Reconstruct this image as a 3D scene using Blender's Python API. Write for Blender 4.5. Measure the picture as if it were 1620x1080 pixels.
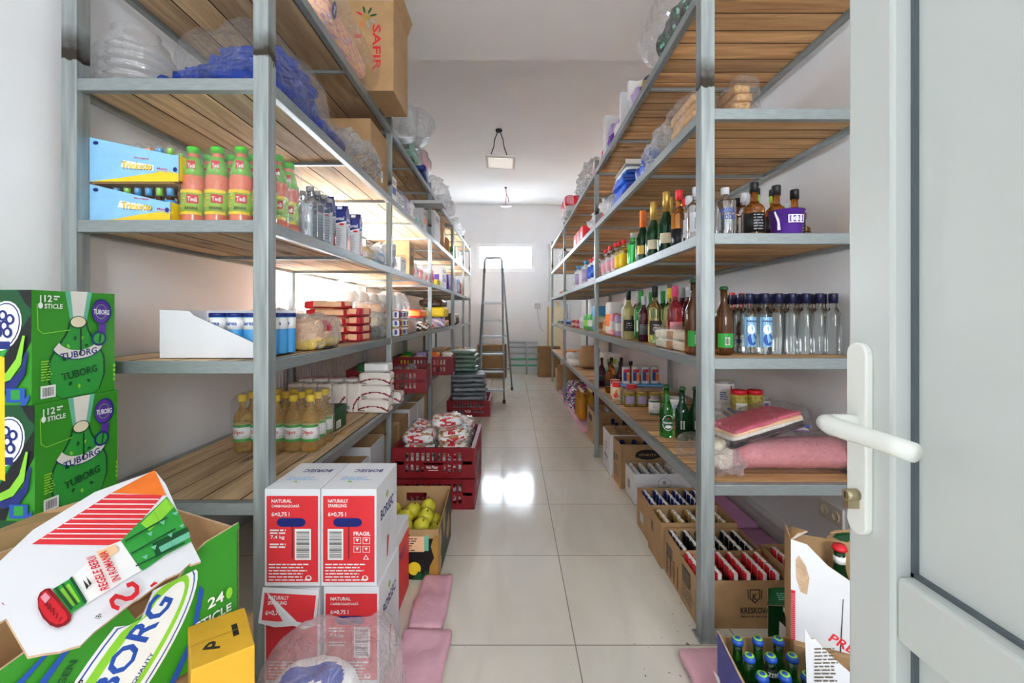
import bpy, bmesh, math, random
from mathutils import Vector, Matrix, noise
for o in list(bpy.data.objects): bpy.data.objects.remove(o)
sc = bpy.context.scene
COL = sc.collection
R = math.radians
PI = math.pi
# ---------------------------------------------------------------- camera, sky, light, exposure
VX, VY, F = 811.0, 497.0, 704.0          # vanishing point and focal length in pixels of the 1620x1080 frame
CH = 1.2                                  # camera height
cd = bpy.data.cameras.new('camera'); cam = bpy.data.objects.new('camera', cd); COL.objects.link(cam)
cam.location = (0, 0, CH); cam.rotation_euler = (R(90), 0, 0)
cd.sensor_width = 36; cd.lens = F / 1620 * 36; cd.shift_x = -(VX - 810) / 1620; cd.shift_y = (VY - 540) / 1620
cd.clip_start = 0.02; cd.clip_end = 200
sc.camera = cam
w = bpy.data.worlds.new('world'); sc.world = w; w.use_nodes = True
nt = w.node_tree; nt.nodes.clear()
wo = nt.nodes.new('ShaderNodeOutputWorld'); bg = nt.nodes.new('ShaderNodeBackground')
tc = nt.nodes.new('ShaderNodeTexCoord'); sp = nt.nodes.new('ShaderNodeSeparateXYZ'); rp = nt.nodes.new('ShaderNodeValToRGB')
nt.links.new(tc.outputs['Generated'], sp.inputs[0]); nt.links.new(sp.outputs['Z'], rp.inputs[0])
rp.color_ramp.elements[0].position = -0.0; rp.color_ramp.elements[0].color = (.74, .82, .92, 1)
rp.color_ramp.elements[1].position = 0.6; rp.color_ramp.elements[1].color = (.80, .90, 1.0, 1)
nt.links.new(rp.outputs[0], bg.inputs[0]); bg.inputs[1].default_value = .8
nt.links.new(bg.outputs[0], wo.inputs[0])
sc.view_settings.view_transform = 'Standard'; sc.view_settings.look = 'None'
sc.view_settings.gamma = 1; sc.view_settings.use_curve_mapping = False
sc.view_settings.exposure = 0.98
sc.cycles.diffuse_bounces = 8; sc.cycles.max_bounces = 16; sc.cycles.transparent_max_bounces = 16
def area(name, loc, rot, sx, sy, power, col=(1, 1, 1)):
    l = bpy.data.lights.new(name, 'AREA'); l.shape = 'RECTANGLE'; l.size = sx; l.size_y = sy; l.energy = power; l.color = col
    o = bpy.data.objects.new(name, l); COL.objects.link(o); o.location = loc; o.rotation_euler = rot
    return o
area('window_daylight_left', (-1.66, 3.6, 1.6), (0, R(-90), 0), .7, 1.5, 240, (.84, .92, 1))
area('window_daylight_far_left', (-1.66, 7.15, 1.9), (0, R(-90), 0), .6, 1.2, 380, (.84, .92, 1))
area('window_daylight_back', (-.14, 9.12, 2.35), (R(-90), 0, 0), 1.15, .55, 650, (.84, .92, 1))
area('entrance_fill', (.85, -2.8, 2.0), (R(76), 0, R(8)), .9, 1.4, 48, (.96, .98, 1))  # unseen fill added behind the camera, aimed past the door to brighten the interior

# ---------------------------------------------------------------- materials (all procedural)
def s2l(c): return tuple((x / 12.92 if x <= .04045 else ((x + .055) / 1.055) ** 2.4) for x in c)
def hexc(h): return s2l(tuple(int(h[i:i + 2], 16) / 255 for i in (0, 2, 4)))
MATS = {}
def newmat(name):
    m = bpy.data.materials.new(name); m.use_nodes = True; t = m.node_tree
    return m, t, t.nodes['Principled BSDF']
def mat(name, col, rough=.5, metal=0, trans=0, alpha=1, emit=0, var=.08, scale=18, bump=0, bscale=60, ior=1.45, spec=.5, stretch=None, coat=0):
    if name in MATS: return name
    m, t, b = newmat(name); c = hexc(col) if isinstance(col, str) else col
    n = t.nodes.new('ShaderNodeTexNoise'); n.inputs['Scale'].default_value = scale; n.inputs['Detail'].default_value = 3
    co = t.nodes.new('ShaderNodeTexCoord'); src = co.outputs['Object']
    if stretch:
        mp = t.nodes.new('ShaderNodeMapping'); mp.inputs['Scale'].default_value = stretch; t.links.new(src, mp.inputs[0]); src = mp.outputs[0]
    t.links.new(src, n.inputs['Vector'])
    mr = t.nodes.new('ShaderNodeMapRange'); mr.inputs[1].default_value = .3; mr.inputs[2].default_value = .7
    mr.inputs[3].default_value = 1 - var; mr.inputs[4].default_value = 1 + var * .6
    t.links.new(n.outputs['Fac'], mr.inputs[0])
    mx = t.nodes.new('ShaderNodeVectorMath'); mx.operation = 'SCALE'; mx.inputs[0].default_value = c[:3]
    t.links.new(mr.outputs[0], mx.inputs['Scale']); t.links.new(mx.outputs[0], b.inputs['Base Color'])
    b.inputs['Roughness'].default_value = rough; b.inputs['Metallic'].default_value = metal
    b.inputs['Transmission Weight'].default_value = trans; b.inputs['Alpha'].default_value = alpha; b.inputs['IOR'].default_value = ior
    b.inputs['Specular IOR Level'].default_value = spec; b.inputs['Coat Weight'].default_value = coat
    if emit: b.inputs['Emission Color'].default_value = (*c[:3], 1); b.inputs['Emission Strength'].default_value = emit
    if bump:
        n2 = t.nodes.new('ShaderNodeTexNoise'); n2.inputs['Scale'].default_value = bscale; n2.inputs['Detail'].default_value = 4; t.links.new(src, n2.inputs['Vector'])
        bp = t.nodes.new('ShaderNodeBump'); bp.inputs['Strength'].default_value = bump; bp.inputs['Distance'].default_value = .01
        t.links.new(n2.outputs['Fac'], bp.inputs['Height']); t.links.new(bp.outputs[0], b.inputs['Normal'])
    MATS[name] = m
    return name
mat('wall', 'f2f3f5', .38, var=.03, scale=2.5, bump=.04, bscale=30, spec=.6)
mat('ceiling', 'f6f6f6', .8, var=.02, scale=2)
mat('white_pvc', 'cdd2cf', .32, var=.015, scale=3)
mat('white_handle', 'eceee8', .22, var=.02, scale=6)
mat('gasket', '5a6468', .5)
mat('trunk', 'c9cacc', .5, var=.05)
mat('brass', 'b8ab8c', .3, metal=1, var=.1)
mat('alu', 'c4c8cc', .35, metal=.9, var=.08)
mat('steel', 'a9adad', .42, metal=.75, var=.1, scale=9, stretch=(1, 1, .2))
mat('black', '17171a', .4); mat('dark_rubber', '2b2b2d', .6)
mat('cap_ink', '15173c', .35); mat('white', 'f0f0ee', .5, var=.04); mat('whitegloss', 'f2f3f3', .25, var=.03)
mat('offwhite', 'e4e0d6', .6, var=.05); mat('grey', '9a9ca0', .5); mat('lightgrey', 'c9ccd0', .5); mat('darkgrey', '4b4d52', .5)
mat('kraft', 'b18d63', .75, var=.1, scale=14, bump=.1, bscale=90); mat('kraft_dark', '8f6d48', .8, var=.12, scale=12, bump=.1, bscale=90)
mat('kraft_torn', 'c8a98a', .9, var=.2, scale=60, bump=.3)
mat('carton_white', 'e3e4e8', .5, var=.03, scale=8); mat('ink', '2c2622', .6); mat('ink_soft', '6b5a48', .7)
mat('red', 'd0202c', .42, var=.06); mat('darkred', '8e1420', .4, var=.12); mat('crimson', 'b01830', .4)
mat('crate', '84141f', .38, var=.18, scale=7)
mat('box_red', 'e0343c', .5, var=.04); mat('orange', 'ee7a2a', .4); mat('yellow', 'f2cf2a', .45, var=.06); mat('gold', 'c8a452', .35, metal=.6)
mat('green', '2f9a3a', .45, var=.06); mat('beer_green', '369126', .42, var=.05, scale=5); mat('dark_green', '14502c', .45, var=.08); mat('mint', '6fc0a0', .4)
mat('lime', '8ed43a', .4); mat('blue', '2352b0', .42, var=.06); mat('navy', '1d2a78', .4); mat('cobalt', '0f3590', .5, var=.35, scale=25)
mat('lightblue', '8ec6ec', .45); mat('sky_blue', '4aa0dc', .4); mat('purple', '5a2f98', .4); mat('lilac', 'b9a3d0', .5); mat('pink', 'e59aa8', .6, var=.1)
mat('hotpink', 'd8447c', .4); mat('peach', 'f2c49a', .5); mat('cream', 'ece0c0', .5); mat('brown', '5c3a22', .5); mat('bread', 'b9793a', .6, var=.2, scale=30)
mat('towel', 'd98a90', .95, var=.1, scale=60, bump=.6, bscale=220); mat('towel_cream', 'e6dcc4', .95, var=.08, bump=.5, bscale=200)
mat('purple_blue', '3a3f92', .5); mat('foam_purple', 'c996c4', .9, var=.06, scale=6, bump=.1)
mat('foam', 'd6a6b4', .9, var=.1, scale=12, bump=.3, bscale=80)
mat('radiator', 'e3dede', .5); mat('juice', 'd98347', .3, var=.05); mat('tea_label', '9bc83a', .4)
# clear things: real glass solids
mat('glass_clear', (.93, .96, .96), .03, trans=1, var=0); mat('glass_green', (.07, .55, .10), .04, trans=.95, var=.05)
mat('glass_green_dark', (.008, .07, .02), .05, trans=.6, var=.05); mat('glass_brown', (.20, .075, .02), .04, trans=.7, var=.05)
mat('glass_white_wine', (.90, .80, .30), .03, trans=1, var=0); mat('glass_rose', (.75, .06, .12), .04, trans=.85, var=0)
mat('glass_red_wine', (.12, .01, .03), .04, trans=.5, var=0); mat('glass_amber', (.72, .26, .04), .03, trans=.9, var=0)
mat('oil', (.93, .66, .22), .05, trans=.85, var=0, ior=1.3); mat('liqueur_green', (.1, .8, .2), .05, trans=.8, var=0)
mat('golden_drink', (.85, .48, .06), .08, trans=.5, var=0); mat('water_pet', (.9, .94, .97), .05, trans=.95, var=0, ior=1.25)
mat('preserve', 'a99a3c', .5, var=.6, scale=70, bump=.5, bscale=60)
mat('window_glass', (.95, .97, 1), .0, trans=1, var=0, ior=1.05)
def mk_film(name, a, col=(.9, .92, .95), rough=.08, bs=16, milk=.25):
    # a: how much of the sheet reflects face-on; milk: how whitish the rest of that share is
    m = bpy.data.materials.new(name); m.use_nodes = True; t = m.node_tree; t.nodes.clear()
    N = t.nodes.new; L = t.links.new
    o = N('ShaderNodeOutputMaterial'); mx = N('ShaderNodeMixShader'); tr = N('ShaderNodeBsdfTransparent'); tr.inputs[0].default_value = (.97, .975, .98, 1)
    p = N('ShaderNodeBsdfPrincipled'); p.inputs['Base Color'].default_value = (*col, 1); p.inputs['Roughness'].default_value = .35
    g = N('ShaderNodeBsdfGlossy'); g.inputs['Roughness'].default_value = rough; g.inputs['Color'].default_value = (1, 1, 1, 1)
    m2 = N('ShaderNodeMixShader'); m2.inputs[0].default_value = milk
    lw = N('ShaderNodeLayerWeight'); lw.inputs[0].default_value = .25
    co = N('ShaderNodeTexCoord'); n = N('ShaderNodeTexNoise'); n.inputs['Scale'].default_value = bs; n.inputs['Detail'].default_value = 6; n.inputs['Distortion'].default_value = 1.5
    L(co.outputs['Object'], n.inputs['Vector'])
    rg = N('ShaderNodeMath'); rg.operation = 'SUBTRACT'; rg.inputs[1].default_value = .5; L(n.outputs['Fac'], rg.inputs[0]); ab = N('ShaderNodeMath'); ab.operation = 'ABSOLUTE'; L(rg.outputs[0], ab.inputs[0])
    bp = N('ShaderNodeBump'); bp.inputs['Strength'].default_value = 1; bp.inputs['Distance'].default_value = .035
    L(ab.outputs[0], bp.inputs['Height'])
    for q in (p, g, lw): L(bp.outputs[0], q.inputs['Normal'])
    mr = N('ShaderNodeMapRange'); mr.inputs[3].default_value = a; mr.inputs[4].default_value = min(1, a + .5)
    L(lw.outputs['Facing'], mr.inputs[0]); L(mr.outputs[0], mx.inputs[0])
    L(g.outputs[0], m2.inputs[1]); L(p.outputs[0], m2.inputs[2])
    L(tr.outputs[0], mx.inputs[1]); L(m2.outputs[0], mx.inputs[2]); L(mx.outputs[0], o.inputs[0])
    MATS[name] = m
mk_film('film', .03, milk=.15); mk_film('film_thick', .20, bs=26, milk=.55); mk_film('film_white', .6, (.93, .93, .95), milk=.7); mk_film('film_pink', .17, (.9, .72, .78), milk=.5)
mk_film('tub_clear', .06, (.9, .93, .93), .06, 3, .3)

def mk_wood(name, axis, c1, c2, dark=.5):
    m, t, b = newmat(name)
    co = t.nodes.new('ShaderNodeTexCoord'); ge = t.nodes.new('ShaderNodeNewGeometry')
    off = t.nodes.new('ShaderNodeVectorMath'); off.operation = 'MULTIPLY_ADD'
    cb = t.nodes.new('ShaderNodeCombineXYZ')
    for i in range(3): t.links.new(ge.outputs['Random Per Island'], cb.inputs[i])
    t.links.new(cb.outputs[0], off.inputs[0]); off.inputs[1].default_value = (31, 47, 13); t.links.new(co.outputs['Object'], off.inputs[2])
    mp = t.nodes.new('ShaderNodeMapping'); mp.inputs['Scale'].default_value = (1.3, 15, 15) if axis == 0 else (15, 1.3, 15)
    t.links.new(off.outputs[0], mp.inputs[0])
    n = t.nodes.new('ShaderNodeTexNoise'); n.inputs['Scale'].default_value = 1.6; n.inputs['Detail'].default_value = 7; n.inputs['Roughness'].default_value = .62
    n.inputs['Distortion'].default_value = .6
    t.links.new(mp.outputs[0], n.inputs['Vector'])
    r = t.nodes.new('ShaderNodeValToRGB'); r.color_ramp.elements[0].position = .3; r.color_ramp.elements[0].color = (*hexc(c1), 1)
    r.color_ramp.elements[1].position = .68; r.color_ramp.elements[1].color = (*hexc(c2), 1)
    t.links.new(n.outputs['Fac'], r.inputs[0])
    # knots
    mp2 = t.nodes.new('ShaderNodeMapping'); mp2.inputs['Scale'].default_value = (2.2, 7, 7) if axis == 0 else (7, 2.2, 7); t.links.new(off.outputs[0], mp2.inputs[0])
    vo = t.nodes.new('ShaderNodeTexVoronoi'); vo.inputs['Scale'].default_value = 1.0; t.links.new(mp2.outputs[0], vo.inputs['Vector'])
    kr = t.nodes.new('ShaderNodeMapRange'); kr.inputs[1].default_value = .08; kr.inputs[2].default_value = .19; kr.inputs[3].default_value = .38; kr.inputs[4].default_value = 1
    t.links.new(vo.outputs['Distance'], kr.inputs[0])
    isl = t.nodes.new('ShaderNodeMapRange'); isl.inputs[3].default_value = .62; isl.inputs[4].default_value = 1.22; t.links.new(ge.outputs['Random Per Island'], isl.inputs[0])
    mu = t.nodes.new('ShaderNodeMath'); mu.operation = 'MULTIPLY'; t.links.new(kr.outputs[0], mu.inputs[0]); t.links.new(isl.outputs[0], mu.inputs[1])
    sc_ = t.nodes.new('ShaderNodeVectorMath'); sc_.operation = 'SCALE'; t.links.new(r.outputs[0], sc_.inputs[0]); t.links.new(mu.outputs[0], sc_.inputs['Scale'])
    t.links.new(sc_.outputs[0], b.inputs['Base Color']); b.inputs['Roughness'].default_value = .78
    bp = t.nodes.new('ShaderNodeBump'); bp.inputs['Strength'].default_value = .25; bp.inputs['Distance'].default_value = .004
    t.links.new(n.outputs['Fac'], bp.inputs['Height']); t.links.new(bp.outputs[0], b.inputs['Normal'])
    MATS[name] = m
mk_wood('wood_across', 0, 'a4764a', 'e0b580'); mk_wood('wood_along', 1, 'a98764', 'e2c49a')

def mk_steel_paint(name):      # grey painted square tube, with a scorched weld ring near one height
    m, t, b = newmat(name)
    co = t.nodes.new('ShaderNodeTexCoord'); mp = t.nodes.new('ShaderNodeMapping'); mp.inputs['Scale'].default_value = (40, 40, 3)
    t.links.new(co.outputs['Object'], mp.inputs[0])
    n = t.nodes.new('ShaderNodeTexNoise'); n.inputs['Scale'].default_value = 1.2; n.inputs['Detail'].default_value = 5; t.links.new(mp.outputs[0], n.inputs['Vector'])
    r = t.nodes.new('ShaderNodeValToRGB'); r.color_ramp.elements[0].position = .25; r.color_ramp.elements[0].color = (*hexc('7d8484'), 1)
    r.color_ramp.elements[1].position = .75; r.color_ramp.elements[1].color = (*hexc('a9b0ae'), 1); t.links.new(n.outputs['Fac'], r.inputs[0])
    n2 = t.nodes.new('ShaderNodeTexNoise'); n2.inputs['Scale'].default_value = 14; n2.inputs['Detail'].default_value = 3; t.links.new(co.outputs['Object'], n2.inputs['Vector'])
    sp = t.nodes.new('ShaderNodeSeparateXYZ'); t.links.new(co.outputs['Object'], sp.inputs[0])
    a1 = t.nodes.new('ShaderNodeMath'); a1.operation = 'MULTIPLY_ADD'; t.links.new(n2.outputs['Fac'], a1.inputs[0]); a1.inputs[1].default_value = .10; t.links.new(sp.outputs['Z'], a1.inputs[2])
    fr = t.nodes.new('ShaderNodeValToRGB'); e = fr.color_ramp.elements
    e[0].position = .0; e[0].color = (0, 0, 0, 1); e[1].position = 1; e[1].color = (0, 0, 0, 1)
    for p_, v in ((.30, 0), (.335, 1), (.42, 1), (.52, .72), (.7, .4), (.93, 0)): q = e.new(p_); q.color = (v, v, v, 1)
    mr = t.nodes.new('ShaderNodeMapRange'); mr.inputs[1].default_value = 2.045; mr.inputs[2].default_value = 2.21; t.links.new(a1.outputs[0], mr.inputs[0]); t.links.new(mr.outputs[0], fr.inputs[0])
    mx = t.nodes.new('ShaderNodeMix'); mx.data_type = 'RGBA'; t.links.new(fr.outputs[0], mx.inputs['Factor'])
    t.links.new(r.outputs[0], mx.inputs['A']); mx.inputs['B'].default_value = (.03, .02, .010, 1)
    t.links.new(mx.outputs['Result'], b.inputs['Base Color']); b.inputs['Metallic'].default_value = .35; b.inputs['Roughness'].default_value = .42
    MATS[name] = m
mk_steel_paint('post_steel')
mat('wood_edge', '4a3826', .9, var=.3, scale=30)
mat('amber_card', 'dda92c', .5, var=.06, scale=30)
mat('beam_steel', '949b9b', .4, metal=.45, var=.12, scale=6, stretch=(4, 4, 30))

def mk_tiles():
    m, t, b = newmat('tiles')
    co = t.nodes.new('ShaderNodeTexCoord')
    br = t.nodes.new('ShaderNodeTexBrick'); br.offset = 0; br.squash = 1
    mp = t.nodes.new('ShaderNodeMapping'); mp.inputs['Location'].default_value = (-.228, -1.615 + 1.8, 0)
    t.links.new(co.outputs['Object'], mp.inputs[0]); t.links.new(mp.outputs[0], br.inputs['Vector'])
    br.inputs['Scale'].default_value = 1; br.inputs['Brick Width'].default_value = .6; br.inputs['Row Height'].default_value = .6
    br.inputs['Mortar Size'].default_value = .0022; br.inputs['Mortar Smooth'].default_value = .1
    br.inputs['Color1'].default_value = (*hexc('dbd6ca'), 1); br.inputs['Color2'].default_value = (*hexc('d6d1c6'), 1); br.inputs['Mortar'].default_value = (*hexc('8b8578'), 1)
    n = t.nodes.new('ShaderNodeTexNoise'); n.inputs['Scale'].default_value = 2.2; n.inputs['Detail'].default_value = 6; n.inputs['Distortion'].default_value = 1.5
    mpn = t.nodes.new('ShaderNodeMapping'); mpn.inputs['Scale'].default_value = (2.5, .7, 1); t.links.new(co.outputs['Object'], mpn.inputs[0]); t.links.new(mpn.outputs[0], n.inputs['Vector'])
    mr = t.nodes.new('ShaderNodeMapRange'); mr.inputs[1].default_value = .3; mr.inputs[2].default_value = .7; mr.inputs[3].default_value = .93; mr.inputs[4].default_value = 1.04
    t.links.new(n.outputs['Fac'], mr.inputs[0])
    # specks of dirt near the entrance
    n3 = t.nodes.new('ShaderNodeTexNoise'); n3.inputs['Scale'].default_value = 62; n3.inputs['Detail'].default_value = 2; t.links.new(co.outputs['Object'], n3.inputs['Vector'])
    n4 = t.nodes.new('ShaderNodeTexNoise'); n4.inputs['Scale'].default_value = 4; t.links.new(co.outputs['Object'], n4.inputs['Vector'])
    sp = t.nodes.new('ShaderNodeSeparateXYZ'); t.links.new(co.outputs['Object'], sp.inputs[0])
    dx = t.nodes.new('ShaderNodeMapRange'); dx.inputs[1].default_value = .28; dx.inputs[2].default_value = .62; dx.inputs[3].default_value = -.06; dx.inputs[4].default_value = .04; t.links.new(sp.outputs['X'], dx.inputs[0])
    dy = t.nodes.new('ShaderNodeMapRange'); dy.inputs[1].default_value = 1.5; dy.inputs[2].default_value = 2.2; dy.inputs[3].default_value = .03; dy.inputs[4].default_value = -.12; t.links.new(sp.outputs['Y'], dy.inputs[0])
    ad = t.nodes.new('ShaderNodeMath'); t.links.new(dx.outputs[0], ad.inputs[0]); t.links.new(dy.outputs[0], ad.inputs[1])
    a2 = t.nodes.new('ShaderNodeMath'); t.links.new(ad.outputs[0], a2.inputs[0]); t.links.new(n3.outputs['Fac'], a2.inputs[1])
    st = t.nodes.new('ShaderNodeMapRange'); st.inputs[1].default_value = .72; st.inputs[2].default_value = .745; st.inputs[3].default_value = 1; st.inputs[4].default_value = .3; t.links.new(a2.outputs[0], st.inputs[0])
    mu = t.nodes.new('ShaderNodeMath'); mu.operation = 'MULTIPLY'; t.links.new(mr.outputs[0], mu.inputs[0]); t.links.new(st.outputs[0], mu.inputs[1])
    s_ = t.nodes.new('ShaderNodeVectorMath'); s_.operation = 'SCALE'; t.links.new(br.outputs['Color'], s_.inputs[0]); t.links.new(mu.outputs[0], s_.inputs['Scale'])
    t.links.new(s_.outputs[0], b.inputs['Base Color'])
    rr = t.nodes.new('ShaderNodeMapRange'); rr.inputs[3].default_value = .05; rr.inputs[4].default_value = .16; t.links.new(n.outputs['Fac'], rr.inputs[0]); t.links.new(rr.outputs[0], b.inputs['Roughness'])
    b.inputs['Specular IOR Level'].default_value = .55
    MATS['tiles'] = m
mk_tiles()

# ---------------------------------------------------------------- mesh kit
class MB:
    def __init__(s): s.v = []; s.f = []; s.m = []; s.s = []; s.k = []; s.T = Matrix.Identity(4)
    def mi(s, k):
        if k not in s.k: s.k.append(k)
        return s.k.index(k)
    def add(s, vs, fs, k, sm=False):
        n = len(s.v); s.v += [tuple(s.T @ Vector(v)) for v in vs]
        for i, f in enumerate(fs):
            s.f.append([a + n for a in f]); s.m.append(s.mi(k if isinstance(k, str) else k[i])); s.s.append(sm)
        return s
    def box(s, x0, x1, y0, y1, z0, z1, k):
        if x0 > x1: x0, x1 = x1, x0
        if y0 > y1: y0, y1 = y1, y0
        v = [(x0, y0, z0), (x1, y0, z0), (x1, y1, z0), (x0, y1, z0), (x0, y0, z1), (x1, y0, z1), (x1, y1, z1), (x0, y1, z1)]
        return s.add(v, [(0, 3, 2, 1), (4, 5, 6, 7), (0, 1, 5, 4), (1, 2, 6, 5), (2, 3, 7, 6), (3, 0, 4, 7)], k if isinstance(k, str) else list(k))
    def slab(s, pts, t, k, k2=None, k3=None):      # planar polygon (3D points) thickened by t against its normal; k front, k2 back, k3 rim
        P = [Vector(p) for p in pts]; nn = Vector((0, 0, 0))
        for i in range(len(P)): nn += P[i].cross(P[(i + 1) % len(P)])
        nn.normalize(); n = len(P)
        return s.add(P + [p - nn * t for p in P], [list(range(n)), [n + i for i in reversed(range(n))]] + [[i, i + n, (i + 1) % n + n, (i + 1) % n] for i in range(n)],
              [k, k2 or k] + [k3 or k2 or k] * n)
    def lathe(s, prof, k, seg=16, c=(0, 0, 0), sy=1, sm=True):
        n = len(prof); vs = []; fs = []
        for r, z in prof:
            for i in range(seg):
                a = 2 * PI * i / seg; vs.append((c[0] + r * math.cos(a), c[1] + r * math.sin(a) * sy, c[2] + z))
        for j in range(n - 1):
            for i in range(seg):
                i2 = (i + 1) % seg; fs.append((j * seg + i, j * seg + i2, (j + 1) * seg + i2, (j + 1) * seg + i))
        if prof[0][0] > 0: fs.append(list(reversed(range(seg))))
        if prof[-1][0] > 0: fs.append([(n - 1) * seg + i for i in range(seg)])
        return s.add(vs, fs, k, sm)
    def tube(s, pts, r, k, seg=8, caps=True):
        P = [Vector(p) for p in pts]; n = len(P); vs = []; fs = []
        up = Vector((0, 0, 1)); prev = None
        for i, p in enumerate(P):
            d = (P[min(i + 1, n - 1)] - P[max(i - 1, 0)]).normalized()
            if prev is None: a = d.orthogonal().normalized()
            else: a = (prev - d * prev.dot(d)).normalized()
            prev = a; b = d.cross(a)
            rr = r[i] if isinstance(r, (list, tuple)) else r
            for j in range(seg):
                t = 2 * PI * j / seg; vs.append(p + a * math.cos(t) * rr + b * math.sin(t) * rr)
        for i in range(n - 1):
            for j in range(seg):
                j2 = (j + 1) % seg; fs.append((i * seg + j, i * seg + j2, (i + 1) * seg + j2, (i + 1) * seg + j))
        if caps: fs.append(list(reversed(range(seg)))); fs.append([(n - 1) * seg + j for j in range(seg)])
        return s.add(vs, fs, k, True)
    def puff(s, w, d, h, k, r=.3, n=6, amp=.0, fr=12, seed=0, c=(0, 0, 0), fn=None, sq=1):
        # soft box of size w,d,h standing on z=0: rounded by r (share of the smallest half), crumpled by noise; fn(face, u, v)->material
        hx, hy, hz = w / 2, d / 2, h / 2; rad = min(hx, hy, hz) * r; vs = []; fs = []; ks = []; idx = {}
        def vert(p):
            key = (round(p[0], 4), round(p[1], 4), round(p[2], 4))
            if key in idx: return idx[key]
            q = Vector((p[0] * hx, p[1] * hy, p[2] * hz))
            inn = Vector((max(-hx + rad, min(hx - rad, q.x)), max(-hy + rad, min(hy - rad, q.y)), max(-hz + rad, min(hz - rad, q.z))))
            dl = q - inn
            if dl.length > 1e-9: q = inn + dl.normalized() * rad
            if amp:
                nv = noise.noise_vector(Vector((q.x * fr + seed * 7.3, q.y * fr + seed * 3.1, q.z * fr)))
                nv2 = noise.noise_vector(Vector((q.x * fr * 2.7 + seed, q.y * fr * 2.7, q.z * fr * 2.7)))
                q = q + nv * amp + nv2 * amp * .5
            q.z = max(q.z + hz, 0)
            vs.append(q + Vector(c)); idx[key] = len(vs) - 1; return idx[key]
        ax = [((1, 0, 0), (0, 0, 1), (0, -1, 0)), ((-1, 0, 0), (0, 0, 1), (0, 1, 0)), ((0, 1, 0), (0, 0, 1), (1, 0, 0)), ((0, -1, 0), (0, 0, 1), (-1, 0, 0)), ((1, 0, 0), (0, 1, 0), (0, 0, 1)), ((-1, 0, 0), (0, 1, 0), (0, 0, -1))]
        nm = ['front', 'back', 'right', 'left', 'top', 'bottom']
        for fi, (U, V, N) in enumerate(ax):
            for i in range(n):
                for j in range(n):
                    q = []
                    for a, b in ((i, j), (i + 1, j), (i + 1, j + 1), (i, j + 1)):
                        u = -1 + 2 * a / n; v = -1 + 2 * b / n
                        q.append(vert(tuple(U[t] * u + V[t] * v + N[t] for t in range(3))))
                    fs.append(q); ks.append(fn(nm[fi], (i + .5) / n, (j + .5) / n) if fn else k)
        return s.add(vs, fs, ks, True)
    def mesh(s, name='m'):
        me = bpy.data.meshes.new(name); me.from_pydata(s.v, [], s.f); 
        for k in s.k: me.materials.append(MATS[k])
        me.polygons.foreach_set('material_index', s.m); me.polygons.foreach_set('use_smooth', s.s); me.update()
        return me
    def build(s, name, parent=None, loc=(0, 0, 0), rz=0, bevel=0, rot=None):
        return link(name, s.mesh(name), parent, loc, rz, bevel, rot)
def link(name, me, parent=None, loc=(0, 0, 0), rz=0, bevel=0, rot=None):
    o = bpy.data.objects.new(name, me); COL.objects.link(o); o.location = loc; o.rotation_euler = rot or (0, 0, rz); o.parent = parent
    if bevel:
        b = o.modifiers.new('bevel', 'BEVEL'); b.width = bevel; b.segments = 2; b.limit_method = 'ANGLE'; b.angle_limit = R(50); b.harden_normals = False
    return o
def tag(o, label=None, cat=None, group=None, kind=None):
    if label: o['label'] = label
    if cat: o['category'] = cat
    if group: o['group'] = group
    if kind: o['kind'] = kind
    return o
def empty(name, loc, rz, label, cat, group=None):
    o = bpy.data.objects.new(name, None); COL.objects.link(o); o.location = loc; o.rotation_euler = (0, 0, rz); o.empty_display_size = .05
    return tag(o, label, cat, group)
def struct(o): o['kind'] = 'structure'; return o

# printed art: text and shapes laid on a surface
TXT = {}
def text2d(st):
    if st in TXT: return TXT[st]
    c = bpy.data.curves.new('t', 'FONT'); c.body = st; c.size = 1; c.offset = .022; c.resolution_u = 2
    o = bpy.data.objects.new('t', c); COL.objects.link(o)
    me = bpy.data.meshes.new_from_object(o.evaluated_get(bpy.context.evaluated_depsgraph_get()))
    vs = [(v.co.x, v.co.y) for v in me.vertices]; fs = [list(p.vertices) for p in me.polygons]
    COL.objects.unlink(o); bpy.data.objects.remove(o); bpy.data.curves.remove(c); bpy.data.meshes.remove(me)
    x0 = min(v[0] for v in vs); x1 = max(v[0] for v in vs); y0 = min(v[1] for v in vs); y1 = max(v[1] for v in vs)
    TXT[st] = ([((x - x0) / (y1 - y0), (y - y0) / (y1 - y0)) for x, y in vs], fs, (x1 - x0) / (y1 - y0))
    return TXT[st]
def planemap(O, U, V):
    O, U, V = Vector(O), Vector(U).normalized(), Vector(V).normalized(); N = U.cross(V)
    return lambda x, y, n: O + U * x + V * y + N * n
def cylmap(r, a0=-PI / 2, c=(0, 0), sy=1):       # x runs round the cylinder from angle a0 (towards -Y by default)
    return lambda x, y, n: Vector((c[0] + (r + n) * math.cos(a0 + x / r), c[1] + (r + n) * sy * math.sin(a0 + x / r), y))
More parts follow.
